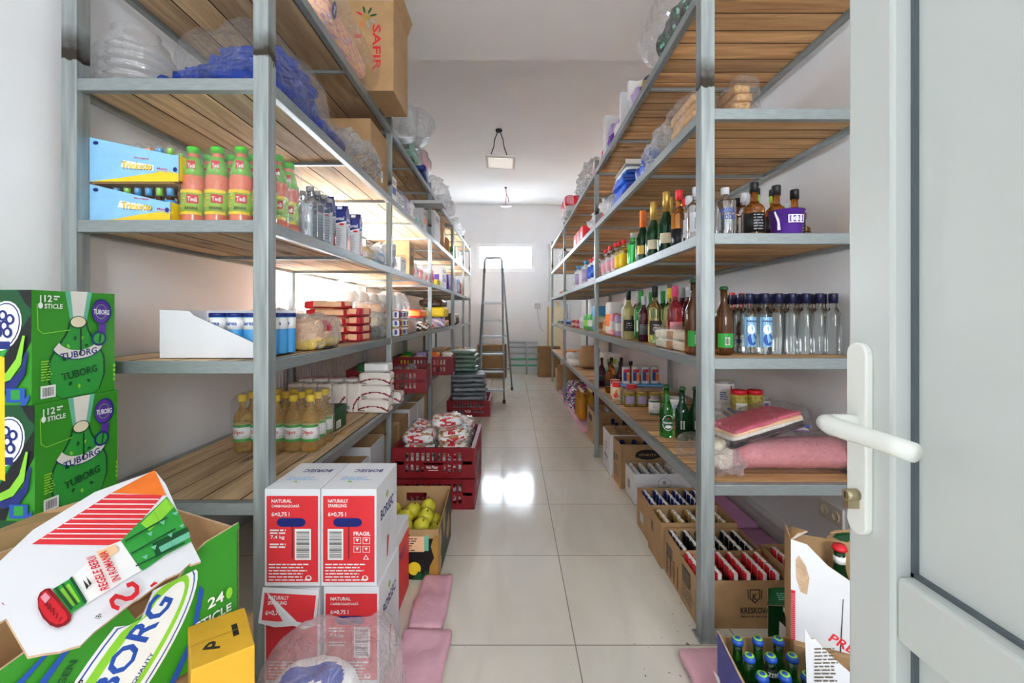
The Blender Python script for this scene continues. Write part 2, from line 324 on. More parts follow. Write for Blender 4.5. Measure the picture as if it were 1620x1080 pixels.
def art(mb, f, items, off=.0007):
    for i, it in enumerate(items):
        z = off + .00022 * i; t = it[0]
        if t == 't':      # ('t', text, x, y, h, mat, width=None, angle=0)
            _, st, x, y, h, k = it[:6]; wd = it[6] if len(it) > 6 else None; a = R(it[7]) if len(it) > 7 else 0
            vs, fs, W = text2d(st); sx = (wd / W) if wd else h; ca, sa = math.cos(a), math.sin(a)
            mb.add([f(x + vx * sx * ca - vy * h * sa, y + vx * sx * sa + vy * h * ca, z) for vx, vy in vs], fs, k)
        elif t == 'r':    # rectangle, cut into strips so that it follows curves
            _, x0, y0, x1, y1, k = it; n = max(1, int(abs(x1 - x0) / .012)) if getattr(f, 'curved', False) else 1
            vs = []; 
            for j in range(n + 1): xx = x0 + (x1 - x0) * j / n; vs += [f(xx, y0, z), f(xx, y1, z)]
            mb.add(vs, [(2 * j, 2 * j + 2, 2 * j + 3, 2 * j + 1) for j in range(n)], k)
        elif t == 'p': mb.add([f(x, y, z) for x, y in it[1]], [list(range(len(it[1])))], it[2])
        elif t == 'e':
            _, cx, cy, rx, ry, k = it[:6]; a = R(it[6]) if len(it) > 6 else 0; q = []
            for j in range(20):
                b = 2 * PI * j / 20; ex, ey = rx * math.cos(b), ry * math.sin(b); q.append(f(cx + ex * math.cos(a) - ey * math.sin(a), cy + ex * math.sin(a) + ey * math.cos(a), z))
            mb.add(q, [list(range(20))], k)
        elif t == 'bars':  # barcode
            _, x0, y0, x1, y1, ve = it; rnd = random.Random(5)
            mb.add([f(a, b, z) for a, b in ((x0, y0), (x1, y0), (x1, y1), (x0, y1))], [(0, 1, 2, 3)], 'white')
            L = (y1 - y0) if ve else (x1 - x0); p = .06 * L
            while p < L * .92:
                q = L * rnd.uniform(.008, .03)
                if ve: c = ((x0 + .1 * (x1 - x0), y0 + p), (x1 - .1 * (x1 - x0), y0 + p), (x1 - .1 * (x1 - x0), y0 + p + q), (x0 + .1 * (x1 - x0), y0 + p + q))
                else: c = ((x0 + p, y0 + .1 * (y1 - y0)), (x0 + p + q, y0 + .1 * (y1 - y0)), (x0 + p + q, y1 - .1 * (y1 - y0)), (x0 + p, y1 - .1 * (y1 - y0)))
                mb.add([f(a, b, z + .0002) for a, b in c], [(0, 1, 2, 3)], 'ink'); p += q + L * rnd.uniform(.01, .03)
        elif t == 'lines': # fine print
            _, x0, y0, x1, n, dy, h, k = it; rnd = random.Random(n)
            for j in range(n):
                e = x0 + (x1 - x0) * rnd.uniform(.7, 1); yy = y0 - j * dy
                p = x0
                while p < e:
                    q = min(e, p + rnd.uniform(2, 6) * h); mb.add([f(a, b, z) for a, b in ((p, yy), (q, yy), (q, yy + h), (p, yy + h))], [(0, 1, 2, 3)], k); p = q + h * .8
    return mb
def curved(f): f.curved = True; return f
def FR(x0, y0, z0=0): return planemap((x0, y0, z0), (1, 0, 0), (0, 0, 1))     # face towards the camera
def RT(x1, y0, z0=0): return planemap((x1, y0, z0), (0, 1, 0), (0, 0, 1))     # face towards +X
def LF(x0, y1, z0=0): return planemap((x0, y1, z0), (0, -1, 0), (0, 0, 1))    # face towards -X
def TP(x0, y0, z1): return planemap((x0, y0, z1), (1, 0, 0), (0, 1, 0))       # top
def X_(px, D): return (px - VX) * D / F
def Z_(py, D): return CH - (py - VY) * D / F
def D_(px, X): return X * F / (px - VX)
# ---------------------------------------------------------------- the room
WL, WR, BK, CZ = -1.53, 1.39, 9.0, 3.41
struct(MB().box(WL - .2, WR + .2, -3.6, BK + .2, -.1, 0, 'tiles').build('floor'))
def holed_wall(name, f, L0, L1, H, holes, th, k):
    # wall as a slab in (along, z); holes [(a0,a1,z0,z1)]; f(a, d, z) -> point, d from 0 (inside) to th
    m = MB(); xs = sorted({L0, L1, *[h[0] for h in holes], *[h[1] for h in holes]}); zs = sorted({0, H, *[h[2] for h in holes], *[h[3] for h in holes]})
    for i in range(len(xs) - 1):
        for j in range(len(zs) - 1):
            a, b, c, d = xs[i], xs[i + 1], zs[j], zs[j + 1]
            if any(h[0] <= a and b <= h[1] and h[2] <= c and d <= h[3] for h in holes): continue
            p, q = f(a, 0, c), f(b, th, d); m.box(min(p[0], q[0]), max(p[0], q[0]), min(p[1], q[1]), max(p[1], q[1]), c, d, k)
    return struct(m.build(name))
W1 = (2.80, 4.40, 1.22, 1.92); W2 = (6.5, 7.8, 1.65, 2.20); W3 = (-.74, .46, 2.06, 2.64)
holed_wall('wall_left', lambda a, d, z: (WL - d, a, z), -3.4, BK, CZ, [W1, W2], .2, 'wall')
holed_wall('wall_right', lambda a, d, z: (WR + d, a, z), -3.4, BK, CZ, [], .2, 'wall')
holed_wall('wall_back', lambda a, d, z: (a, BK + d, z), WL - .2, WR + .2, CZ, [W3], .2, 'wall')
struct(MB().box(WL - .2, WR + .2, 3.33, BK + .2, CZ, CZ + .15, 'ceiling').box(WL - .2, WR + .2, -3.4, 3.33, 3.10, CZ + .15, 'ceiling').build('ceiling'))
mat('window_white', 'fbfcfc', .35, var=.01)
def window(name, f, a0, a1, z0, z1, mull, fr=.055):
    # f(a, d, z): d>0 outward
    def bx(m, A0, A1, d0, d1, Z0, Z1, k):
        p, q = f(A0, d0, Z0), f(A1, d1, Z1); m.box(min(p[0], q[0]), max(p[0], q[0]), min(p[1], q[1]), max(p[1], q[1]), Z0, Z1, k)
    m = MB()
    for A0, A1, Z0, Z1 in ((a0, a1, z0, z0 + fr), (a0, a1, z1 - fr, z1), (a0, a0 + fr, z0 + fr, z1 - fr), (a1 - fr, a1, z0 + fr, z1 - fr)): bx(m, A0, A1, .02, .09, Z0, Z1, 'window_white')
    for c in mull: bx(m, c - fr * .7, c + fr * .7, .02, .09, z0 + fr, z1 - fr, 'window_white')
    root = struct(m.build(name, bevel=.004))
    g = MB(); bx(g, a0 + fr, a1 - fr, .05, .056, z0 + fr, z1 - fr, 'window_glass'); g.build('pane', root)
    h = MB(); mc = (a0 + a1) / 2 + .02; bx(h, mc - .012, mc + .012, -.012, .02, z1 - .16, z1 - .05, 'white'); h.build('window_handle', root)
    return root
window('window_1', lambda a, d, z: (WL - d, a, z), *W1, [3.35, 3.95]); window('window_2', lambda a, d, z: (WL - d, a, z), *W2, [7.1])
wb = window('window_3', lambda a, d, z: (a, BK + d, z), *W3, [], .075)
# skirting duct on the right wall
struct(MB().box(WR - .05, WR, .3, BK, .0, .13, 'trunk').box(WR - .055, WR - .05, .3, BK, .03, .10, 'trunk').build('baseboard_right', bevel=.006))
struct(MB().box(WL, -1.0, BK - .015, BK, 0, .07, 'trunk').box(.6, WR - .055, BK - .015, BK, 0, .07, 'trunk').build('baseboard_back'))

# ---------------------------------------------------------------- racks
def rack(name, label, group, side, xf, xb, ys, levels, y0, y1, wood, across):
    # side=+1: front edge at larger X (left rack); -1: right rack.
    root = empty(name, ((xf + xb) / 2, y0, 0), 0, label, 'shelving rack', group)
    ox, oy = (xf + xb) / 2, y0
    s = 1 if side > 0 else -1
    for y in ys:
        pw = .05 if y == ys[0] and y < 3 else .034
        for X in (xf, xb):
            a, b = (X - pw * s, X) if X == xf else (X, X + pw * s)
            m = MB(); m.box(min(a, b) - ox, max(a, b) - ox, y - oy, y + pw - oy, 0, 2.5, 'post_steel')
            m.box(min(a, b) - .012 - ox, max(a, b) + .012 - ox, y - .012 - oy, y + pw + .012 - oy, 0, .005, 'post_steel')
            m.build('post', root, bevel=.003)
    for lz in levels:
        m = MB(); fi, bi = (xf - .05 * s), (xb + .05 * s)
        lo, hi = min(xf, xb), max(xf, xb)
        for X0, X1 in ((xf - .03 * s, xf - .002 * s), (xb + .002 * s, xb + .03 * s)):
            for i in range(len(ys) - 1): m.box(X0 - ox, X1 - ox, ys[i] + (.05 if i == 0 and ys[0] < 3 else .034) - oy, ys[i + 1] - oy, lz - .04, lz, 'beam_steel')
        for y in ys: m.box(lo + .034 - ox, hi - .034 - ox, y + .004 - oy, y + .032 - oy, lz - .04, lz, 'beam_steel')
        # mid supports
        for i in range(len(ys) - 1):
            for t_ in (1 / 3, 2 / 3) if ys[i + 1] - ys[i] > 1.8 else (.5,):
                yy = ys[i] + (ys[i + 1] - ys[i]) * t_; m.box(lo + .03 - ox, hi - .03 - ox, yy - oy, yy + .02 - oy, lz - .04, lz - .025, 'beam_steel')
        m.build('shelf_frame', root, bevel=.002)
        b = MB(); rnd = random.Random(int(lz * 100) + int(y0 * 10)); L0, L1 = lo + .032, hi - .032
        if across:
            y = ys[0] + .036
            while y < y1 - .05:
                wd = rnd.uniform(.085, .13); b.box(L0 - ox, L1 - ox, y - oy, min(y + wd - .006, y1) - oy, lz - .022, lz - rnd.uniform(0, .003), [wood, wood] + ['wood_edge'] * 4); y += wd
        else:
            x = L0
            while x < L1 - .02:
                wd = min(rnd.uniform(.12, .17), L1 - x)
                yy = ys[0] + .036
                while yy < y1 - .3:
                    ln = rnd.uniform(1.4, 2.6) if rnd.random() < .8 else .9
                    if y1 - yy - ln < .5: ln = y1 - yy
                    b.box(x - ox, x + wd - .006 - ox, yy - oy, min(yy + ln, y1) - .003 - oy, lz - .022, lz - rnd.uniform(0, .003), [wood, wood] + ['wood_edge'] * 4); yy += ln
                x += wd
        b.build('shelf_boards', root)
    return root
LLV = [.58, 1.045, 1.51, 1.975, 2.43]; RLV = [.573, 1.038, 1.4986, 1.957, 2.415]
LX, LB, RX, RB = -.80, -1.478, .692, 1.345
rack('storage_rack', 'long steel rack with lengthwise wooden shelves in front of the radiator', None, 1, LX, LB, [1.456, 2.93, 4.38, 5.99], LLV, 1.456, 6.04, 'wood_along', False)
rack('storage_rack', 'short farther steel rack standing beside the stepladder', None, 1, LX, LB, [6.07, 7.35, 8.45], LLV, 6.07, 8.5, 'wood_along', False)
rack('storage_rack', 'long steel rack with crosswise wooden shelves loaded with spirits and wine', None, -1, RX, RB, [1.632, 3.74, 6.05, 7.94], RLV, 1.632, 7.99, 'wood_across', True)

# ---------------------------------------------------------------- the open door (leaf seen edge-on, parallel to the aisle)
def door():
    XD = .42; Z0, Z1 = .02, 2.1; ya, yb = -.30, .557
    root = struct(MB().box(XD, XD + .055, yb - .065, yb, Z0, Z1, 'white_pvc').box(XD, XD + .055, ya, ya + .065, Z0, Z1, 'white_pvc')
       .box(XD, XD + .055, ya + .065, yb - .065, Z1 - .065, Z1, 'white_pvc').box(XD, XD + .055, ya + .065, yb - .065, Z0, Z0 + .09, 'white_pvc').build('door_1', bevel=.004))
    MB().box(XD + .004, XD + .05, ya + .065, yb - .065, .84, .911, 'white_pvc').build('door_rail', root, bevel=.004)
    for z0, z1 in ((.911, Z1 - .065), (Z0 + .09, .84)):
        y0, y1 = ya + .065, yb - .065; g = MB()
        for a, b, c, d in ((y0, y0 + .004, z0, z1), (y1 - .004, y1, z0, z1), (y0, y1, z0, z0 + .004), (y0, y1, z1 - .004, z1)): g.box(XD + .020, XD + .034, a, b, c, d, 'gasket')
        g.build('gasket', root)
        MB().box(XD + .026, XD + .044, y0, y1, z0, z1, 'white_pvc').build('door_panel', root)
    yc = .533
    p = MB(); n = 24; pts = []
    for i in range(n):      # rounded plate outline
        a = 2 * PI * i / n; pts.append((math.cos(a) * .0155, .099 * (1 if math.sin(a) >= 0 else -1) + math.sin(a) * .0155))
    p.slab([(XD - .009, yc - a, 1.052 + b) for a, b in pts], .009, 'white_handle')
    pl = p.build('handle_plate', root, bevel=.002)
    h = MB(); zc = 1.070
    h.tube([(XD - .006, yc, zc), (XD - .020, yc, zc), (XD - .036, yc, zc)], .0105, 'white_handle', 16)
    path = [(XD - .034, yc + .008, zc + .002), (XD - .044, yc + .000, zc + .0), (XD - .048, yc - .014, zc), (XD - .047, yc - .035, zc), (XD - .045, yc - .062, zc), (XD - .042, yc - .092, zc), (XD - .040, yc - .112, zc - .001)]
    for i, (a, c) in enumerate(zip(path[:-1], path[1:])): pass
    h.tube(path, [.007, .0105, .011, .0105, .010, .0098, .0095], 'white_handle', 16)
    h.build('door_handle', root, bevel=0)
    c = MB(); zk = .985
    c.lathe([(.0085, 0), (.0085, .017), (.007, .018)], 'brass', 20)
    c.box(-.005, .005, -.019, 0, 0, .017, 'brass'); c.box(-.0008, .0008, -.005, .005, .018, .0184, 'black')
    c.v = [(XD - .009 - z * .8, yc - .002 - x * .8, zk + y * .8) for x, y, z in c.v]
    c.build('lock_cylinder', root)
door()

# ---------------------------------------------------------------- ceiling lamps
def lamps():
    r = empty('ceiling_lamp', (-.165, 5.33, CZ), 0, 'square white panel lamp hanging on two black straps', 'lamp')
    MB().lathe([(.04, 0), (.04, -.02), (.02, -.03)], 'dark_rubber', 14).build('ceiling_hook', r)
    for s in (-1, 1): MB().tube([(s * .012, 0, -.02), (s * .05, 0, -.12), (s * .06, .0, -.20), (s * .12, 0, -.37)], .006, 'black', 6).build('strap', r)
    mat('lamp_white', (1, .99, .95), .5, emit=.25, var=0)
    b = MB().box(-.175, .175, -.15, .15, 0, .028, 'white').build('lamp_body', r, (0.02, 0, -.40), bevel=.004); b.rotation_euler = (R(-9), R(3), 0)
    d = MB().box(-.145, .145, -.12, .12, -.004, .0, 'lamp_white').build('diffuser', b)
    r2 = empty('ceiling_lamp', (-.12, 7.74, CZ), 0, 'small round bare lamp hanging on thin wires near the back wall', 'lamp')
    MB().lathe([(.02, 0), (.02, -.02)], 'darkgrey', 10).tube([(0, 0, 0), (.012, 0, -.12), (0, 0, -.30)], .006, 'darkred', 6).tube([(.012, 0, -.12), (.05, 0, -.2), (.05, 0, -.26)], .007, 'brown', 6).build('wire', r2)
    MB().lathe([(.11, 0), (.11, .012), (.03, .02), (.01, .04)], 'white', 20).build('lamp_plate', r2, (0, 0, -.33))
lamps()

# ---------------------------------------------------------------- back of the room
mat('ladder_alu', '9da2a7', .38, metal=.7, var=.1)
def ladder():
    r = empty('stepladder', (-.28, 6.1, 0), 0, 'tall aluminium stepladder standing open in front of the back window', 'ladder')
    def rails(xb, yb, xt, yt, zt, nm):
        for s in (-1, 1): ra = MB().tube([(s * xb, yb, .03), (s * xt, yt, zt)], .014, 'ladder_alu', 8).build(nm, r); MB().lathe([(.02, 0), (.02, .05)], 'dark_rubber', 10, (s * xb, yb, 0)).build('foot', ra)
    rails(.165, -.10, .13, .32, 1.80, 'front_rail'); rails(.27, .94, .14, .38, 1.80, 'rear_rail')
    MB().tube([(-.13, .32, 1.80), (-.125, .33, 1.97), (-.10, .335, 2.015), (.10, .335, 2.015), (.125, .33, 1.97), (.13, .32, 1.80)], .019, 'ladder_alu', 8).build('hand_loop', r)
    for i, z in enumerate((.17, .41, .65, .89, 1.12, 1.36)):
        t = z / 1.8; y = -.10 + .42 * t; wd = .165 - .035 * t
        MB().box(-wd, wd, y - .03, y + .05, z - .012, z + .012, 'ladder_alu').build('step', r, bevel=.003)
    for z in (.35, .62, .87): t = z / 1.8; MB().tube([(-.27 + .13 * t, .94 - .56 * t, z), (.27 - .13 * t, .94 - .56 * t, z)], .01, 'ladder_alu', 6).build('cross_brace', r)
ladder()
# ---------------------------------------------------------------- builders for the goods
KIT = {}     # key -> list of (part name, mesh, index of the part it sits on or None)
def put(key, name, x, y, z, label, cat, group=None, rz=0, rot=None, sc_=None):
    parts = KIT[key]
    if len(parts) == 1:
        o = tag(link(name, parts[0][1], None, (x, y, z), rz, 0, rot), label, cat, group)
        if sc_: o.scale = sc_
        return o
    r = empty(name, (x, y, z), rz, label, cat, group)
    if rot: r.rotation_euler = rot
    if sc_: r.scale = sc_
    made = []
    for pn, me, up in parts: made.append(link(pn, me, r if up is None else made[up]))
    return r
def bottle(key, r, h, nr, hs, hn, glass, cap='black', cap_h=.03, label=None, labz=(.05, .12), lart=(), cap_r=None, sy=1, neck=None, seal=None, back=True, seg=20, taper=0, crown=None):
    # body radius r to shoulder height hs, neck radius nr from hn, total height h
    pr = [(0, .004), (r * .75, .0), (r * .95, .003), (r * (1 - taper), .012), (r, hs)]
    for i in range(1, 6):
        t = i / 6; e = (1 - math.cos(t * PI)) / 2; pr.append((r + (nr - r) * e, hs + (hn - hs) * t))
    pr += [(nr, hn), (nr * .98, h - cap_h * .6)]
    g = MB().lathe(pr, glass, seg, sy=sy)
    P = [('glass_body', g.mesh('glass_body'), None)]
    c = MB(); cr = cap_r or nr * 1.15; f = 1
    if crown:   # crown cap with fluted skirt, printed top
        c.lathe([(cr * 1.16, h - .012), (cr * 1.1, h - .006), (cr * .95, h), (cr * .8, h + .0015)], cap, 18)
        c.lathe([(cr * .86, h + .0016), (cr * .86, h + .0022)], crown, 16); c.lathe([(cr * .5, h + .0024), (cr * .5, h + .003)], cap, 12)
    else: c.lathe([(cr, h - cap_h), (cr, h - .003), (cr * .92, h)], cap, 16)
    P.append(('cap', c.mesh('cap'), None))
    if neck: P.append(('neck_foil', MB().lathe([(nr * 1.12, neck[0]), (nr * 1.1, neck[1])], neck[2], 14).mesh('neck_foil'), None))
    if label:
        l = MB(); f = curved(cylmap(r, sy=sy))
        span = r * (2.2 if sy == 1 else 1.9)
        if back: l.lathe([(r * 1.012, labz[0]), (r * 1.012, labz[1])], label, seg, sy=sy)
        else: art(l, f, [('r', -span / 2, labz[0], span / 2, labz[1], label)], .0006)
        if lart: art(l, f, lart, .0012 + r * .012)
        l.k and P.append(('label', l.mesh('label'), None))
    KIT[key] = P
def jar(key, r, h, body, lid, label=None, lart=(), z=(.03, .08)):
    P = [('jar_glass', MB().lathe([(0, .003), (r * .9, 0), (r, .008), (r, h * .8), (r * .88, h * .86)], body, 20).mesh(), None),
         ('lid', MB().lathe([(r * .92, h * .85), (r * .94, h * .98), (r * .85, h)], lid, 20).mesh(), None)]
    if label:
        l = MB(); f = curved(cylmap(r)); art(l, f, [('r', -r * .8, z[0], r * .8, z[1], label)] + list(lart), .0008); P.append(('label', l.mesh(), None))
    KIT[key] = P
def can(key, r, h, body, top='alu', lart=(), band=None):
    m = MB().lathe([(r * .92, 0), (r, .006), (r, h - .006), (r * .93, h)], body, 20)
    if band: m.lathe([(r * 1.01, band[0]), (r * 1.01, band[1])], band[2], 20)
    art(m, curved(cylmap(r * 1.005)), lart, .0012)
    KIT[key] = [('can', m.mesh(), None), ('rim', MB().lathe([(r * 1.0, h - .008), (r * 1.02, h - .004), (r * 1.0, h), (r * .9, h), (r * .88, h - .004), (0, h - .004)], top, 20).mesh(), None)]

def carton(name, label, cat, group, x, y, z, wd, d, h, out, inside='kraft', t=.004, faces=(), rz=0, front_h=None, flaps=(), flapk=None, bev=.0012, holes=None, slope=None):
    """open box, origin bottom centre; faces = [(side, [art items])] with side F/R/L/T/B; flaps = [(side, length, angle)]"""
    r = empty(name, (x, y, z), rz, label, cat, group); hw, hd = wd / 2, d / 2
    fh = front_h or h
    m = MB()
    m.box(-hw, hw, -hd, hd, 0, t, inside)
    m.box(-hw, hw, -hd, -hd + t, t, fh, out); m.box(-hw, hw, hd - t, hd, t, h, out)
    for s in (-1, 1):
        a, b = (s * hw, s * (hw - t)) if s > 0 else (s * hw, s * (hw - t))
        yz = [(-hd + t, t), (hd - t, t), (hd - t, h), (-hd + t, fh)] if not slope else [(-hd + t, t), (hd - t, t), (hd - t, h), (-hd + t + slope, h), (-hd + t, fh)]
        P0 = [(a, p[0], p[1]) for p in yz]; P1 = [(b, p[0], p[1]) for p in yz]; n = len(yz)
        m.add(P0 + P1, [list(range(n)) if s > 0 else list(reversed(range(n))), [n + i for i in (reversed(range(n)) if s > 0 else range(n))]] + [[i, (i + 1) % n, (i + 1) % n + n, i + n] for i in range(n)], out)
    e = .0006
    m.box(-hw + t, hw - t, -hd + t, -hd + t + e, t, fh - .001, inside); m.box(-hw + t, hw - t, hd - t - e, hd - t, t, h - .001, inside)
    m.box(-hw + t, -hw + t + e, -hd + t + e, hd - t - e, t, min(h, fh) - .002, inside); m.box(hw - t - e, hw - t, -hd + t + e, hd - t - e, t, min(h, fh) - .002, inside)
    for sd, it in faces: art(m, {'F': FR(-hw, -hd), 'R': RT(hw, -hd), 'L': LF(-hw, hd), 'B': planemap((hw, hd, 0), (-1, 0, 0), (0, 0, 1))}[sd], it)
    m.build('box_body', r)
    for sd, ln, an in flaps:
        a = R(an); fz, fo = ln * math.sin(a), ln * math.cos(a); k = flapk or out
        pts = {'F': [(-hw, -hd, fh), (hw, -hd, fh), (hw * .96, -hd - fo, fh + fz), (-hw * .96, -hd - fo, fh + fz)], 'B': [(hw, hd, h), (-hw, hd, h), (-hw * .96, hd + fo, h + fz), (hw * .96, hd + fo, h + fz)],
               'R': [(hw, -hd, h), (hw, hd, h), (hw + fo, hd * .96, h + fz), (hw + fo, -hd * .96, h + fz)], 'L': [(-hw, hd, h), (-hw, -hd, h), (-hw - fo, -hd * .96, h + fz), (-hw - fo, hd * .96, h + fz)]}[sd]
        MB().slab(pts, .0035, inside, k, 'kraft_torn').build('flap', r)
    return r
def closed(name, label, cat, group, x, y, z, wd, d, h, k, faces=(), rz=0, tape=None, bev=.002):
    m = MB(); hw, hd = wd / 2, d / 2; m.box(-hw, hw, -hd, hd, 0, h, k)
    for sd, it in faces: art(m, {'F': FR(-hw, -hd), 'R': RT(hw, -hd), 'L': LF(-hw, hd), 'T': TP(-hw, -hd, h), 'U': planemap((-hw, hd, 0), (1, 0, 0), (0, -1, 0))}[sd], it)
    if tape: art(m, TP(-hw, -hd, h), [('r', hw - .02, 0, hw + .02, d, tape)]); art(m, FR(-hw, -hd), [('r', hw - .02, h - .06, hw + .02, h, tape)])
    return tag(m.build(name, None, (x, y, z), rz, bev), label, cat, group)
def soft(name, label, cat, group, x, y, z, wd, d, h, k, fn=None, rz=0, r=.5, n=8, amp=.004, fr=14, seed=1, rot=None, film=None, extra=None):
    b = MB().puff(wd, d, h, k, r, n, amp, fr, seed, fn=fn)
    if not film: return tag(b.build(name, None, (x, y, z), rz, rot=rot), label, cat, group)
    e = empty(name, (x, y, z), rz, label, cat, group)
    if rot: e.rotation_euler = rot
    b.build(extra or 'contents', e)
    MB().puff(wd + .02, d + .02, h + .014, film, .6, n + 4, max(amp, .006) * 1.6, fr * 1.7, seed + 3).build('wrapper', e)
    return e
def bag(name, label, cat, group, x, y, z, wd, d, h, k='film', seed=0, amp=.03, n=18, fr=9, rz=0, r=1.0):
    m = MB().puff(wd, d, h, k, r, n, amp, fr, seed)
    for i in range(len(m.s)): m.s[i] = (i % 3 != 0) or True
    return tag(m.build(name, None, (x, y, z), rz), label, cat, group)

def crate_mesh(w_, d, h, k='crate', letters=True):
    m = MB(); hw, hd = w_ / 2, d / 2; t = .012
    m.box(-hw + t, hw - t, -hd + t, hd - t, 0, .008, k)
    def wall(L, P):       # P(a, depth, z): a along, depth outward
        def bx(a0, a1, d0, d1, z0, z1):
            p, q = P(a0, d0, z0), P(a1, d1, z1); m.box(p[0], q[0], p[1], q[1], z0, z1, k)
        bx(0, L, -t, 0, h - .030, h); bx(0, L, -.018, .005, h - .010, h)           # rim
        bx(0, L, -t, 0, 0, .035); bx(0, L, -t, 0, h * .5 - .010, h * .5 + .010); bx(0, L, -.014, .004, 0, .008)
        bx(0, .07, -t, 0, .035, h - .03); bx(L - .07, L, -t, 0, .035, h - .03)
        a = .07; n = max(3, round((L - .14) / .033)); st = (L - .14) / n
        for i in range(n + 1):
            c = a + i * st; bx(c - .0065, c + .0065, -t + .002, -.001, .035, h - .03)
        c = L / 2; bx(c - .06, c + .06, -t, 0, .035, h * .5)
        for e in (.0, L - .012): bx(e, e + .012, 0, .004, .01, h - .01)
    wall(w_, lambda a, dd, z: (-hw + a, -hd - dd)); wall(w_, lambda a, dd, z: (-hw + a, hd + dd))
    wall(d, lambda a, dd, z: (-hw - dd, -hd + a)); wall(d, lambda a, dd, z: (hw + dd, -hd + a))
    if letters: art(m, FR(-hw, -hd), [('t', 'Vel Pitar', hw - .045, .058, .018, 'white', .075), ('r', hw - .03, .046, hw + .03, .050, 'white')], .001)
    return m
KIT['crate'] = [('bread_crate', crate_mesh(.50, .60, .185).mesh(), None)]
KIT['crate_wide'] = [('bread_crate', crate_mesh(.60, .42, .185, letters=False).mesh(), None)]

def bread_fn(seed):
    rnd = random.Random(seed)
    def f(face, u, v):
        q = noise.noise(Vector((u * 3.1 + seed, v * 3.1, seed * 1.7)))
        if face in ('top', 'front') and (u - .5) ** 2 + (v - .45) ** 2 < .045: return 'red' if noise.noise(Vector((u * 11, v * 11, seed))) > -.15 else 'white'
        if q > .22: return 'bread'
        if q < -.3: return 'red'
        return 'white'
    return f
for i in range(4): KIT['bread%d' % i] = [('bread', MB().puff(.20, .13, .09, 'white', 1, 14, .007, 22, i + 3, fn=bread_fn(i)).mesh(), None), ('wrapper', MB().puff(.225, .14, .098, 'film', 1, 14, .012, 26, i + 9).mesh(), None)]
# ================================================================ LEFT SIDE GOODS
# --- green cartons of twelve bottles, stacked against the wall
def tub_front():
    i = [('p', [(.0, .0), (.13, .0), (.25, .20), (.25, .29), (.22, .298), (.0, .298)], 'dark_green'), ('p', [(.0, .298), (.15, .298), (.22, .20), (.14, .06), (.0, .06)], 'green')]
    i += [('p', [(.145, .0), (.15, .075), (.249, .235), (.249, .165), (.19, .05), (.175, .0)], 'black'), ('p', [(.215, .298), (.25, .298), (.25, .25), (.235, .262)], 'black')]
    i += [('e', .178, .205, .046, .066, 'white', -16), ('e', .178, .205, .042, .061, 'navy', -16), ('e', .178, .205, .039, .058, 'white', -16), ('r', .158, .145, .196, .165, 'navy')]
    for a, b in ((.160, .215), (.178, .232), (.197, .222), (.183, .205), (.166, .188), (.192, .188)): i += [('e', a, b, .012, .014, 'navy'), ('e', a, b, .006, .008, 'white')]
    i.append(('p', [(.16, .05), (.195, .06), (.225, .09), (.240, .14), (.246, .14), (.238, .08), (.215, .045), (.17, .032)], 'navy'))
    i.append(('p', [(.16, .07), (.19, .085), (.215, .12), (.232, .18), (.238, .18), (.228, .105), (.20, .066), (.165, .052)], 'lime'))
    i += [('r', .19, .008, .238, .044, 'blue'), ('r', .202, .015, .226, .040, 'green'), ('p', [(.225, .0), (.249, .03), (.249, .015), (.24, .0)], 'blue')]
    return i
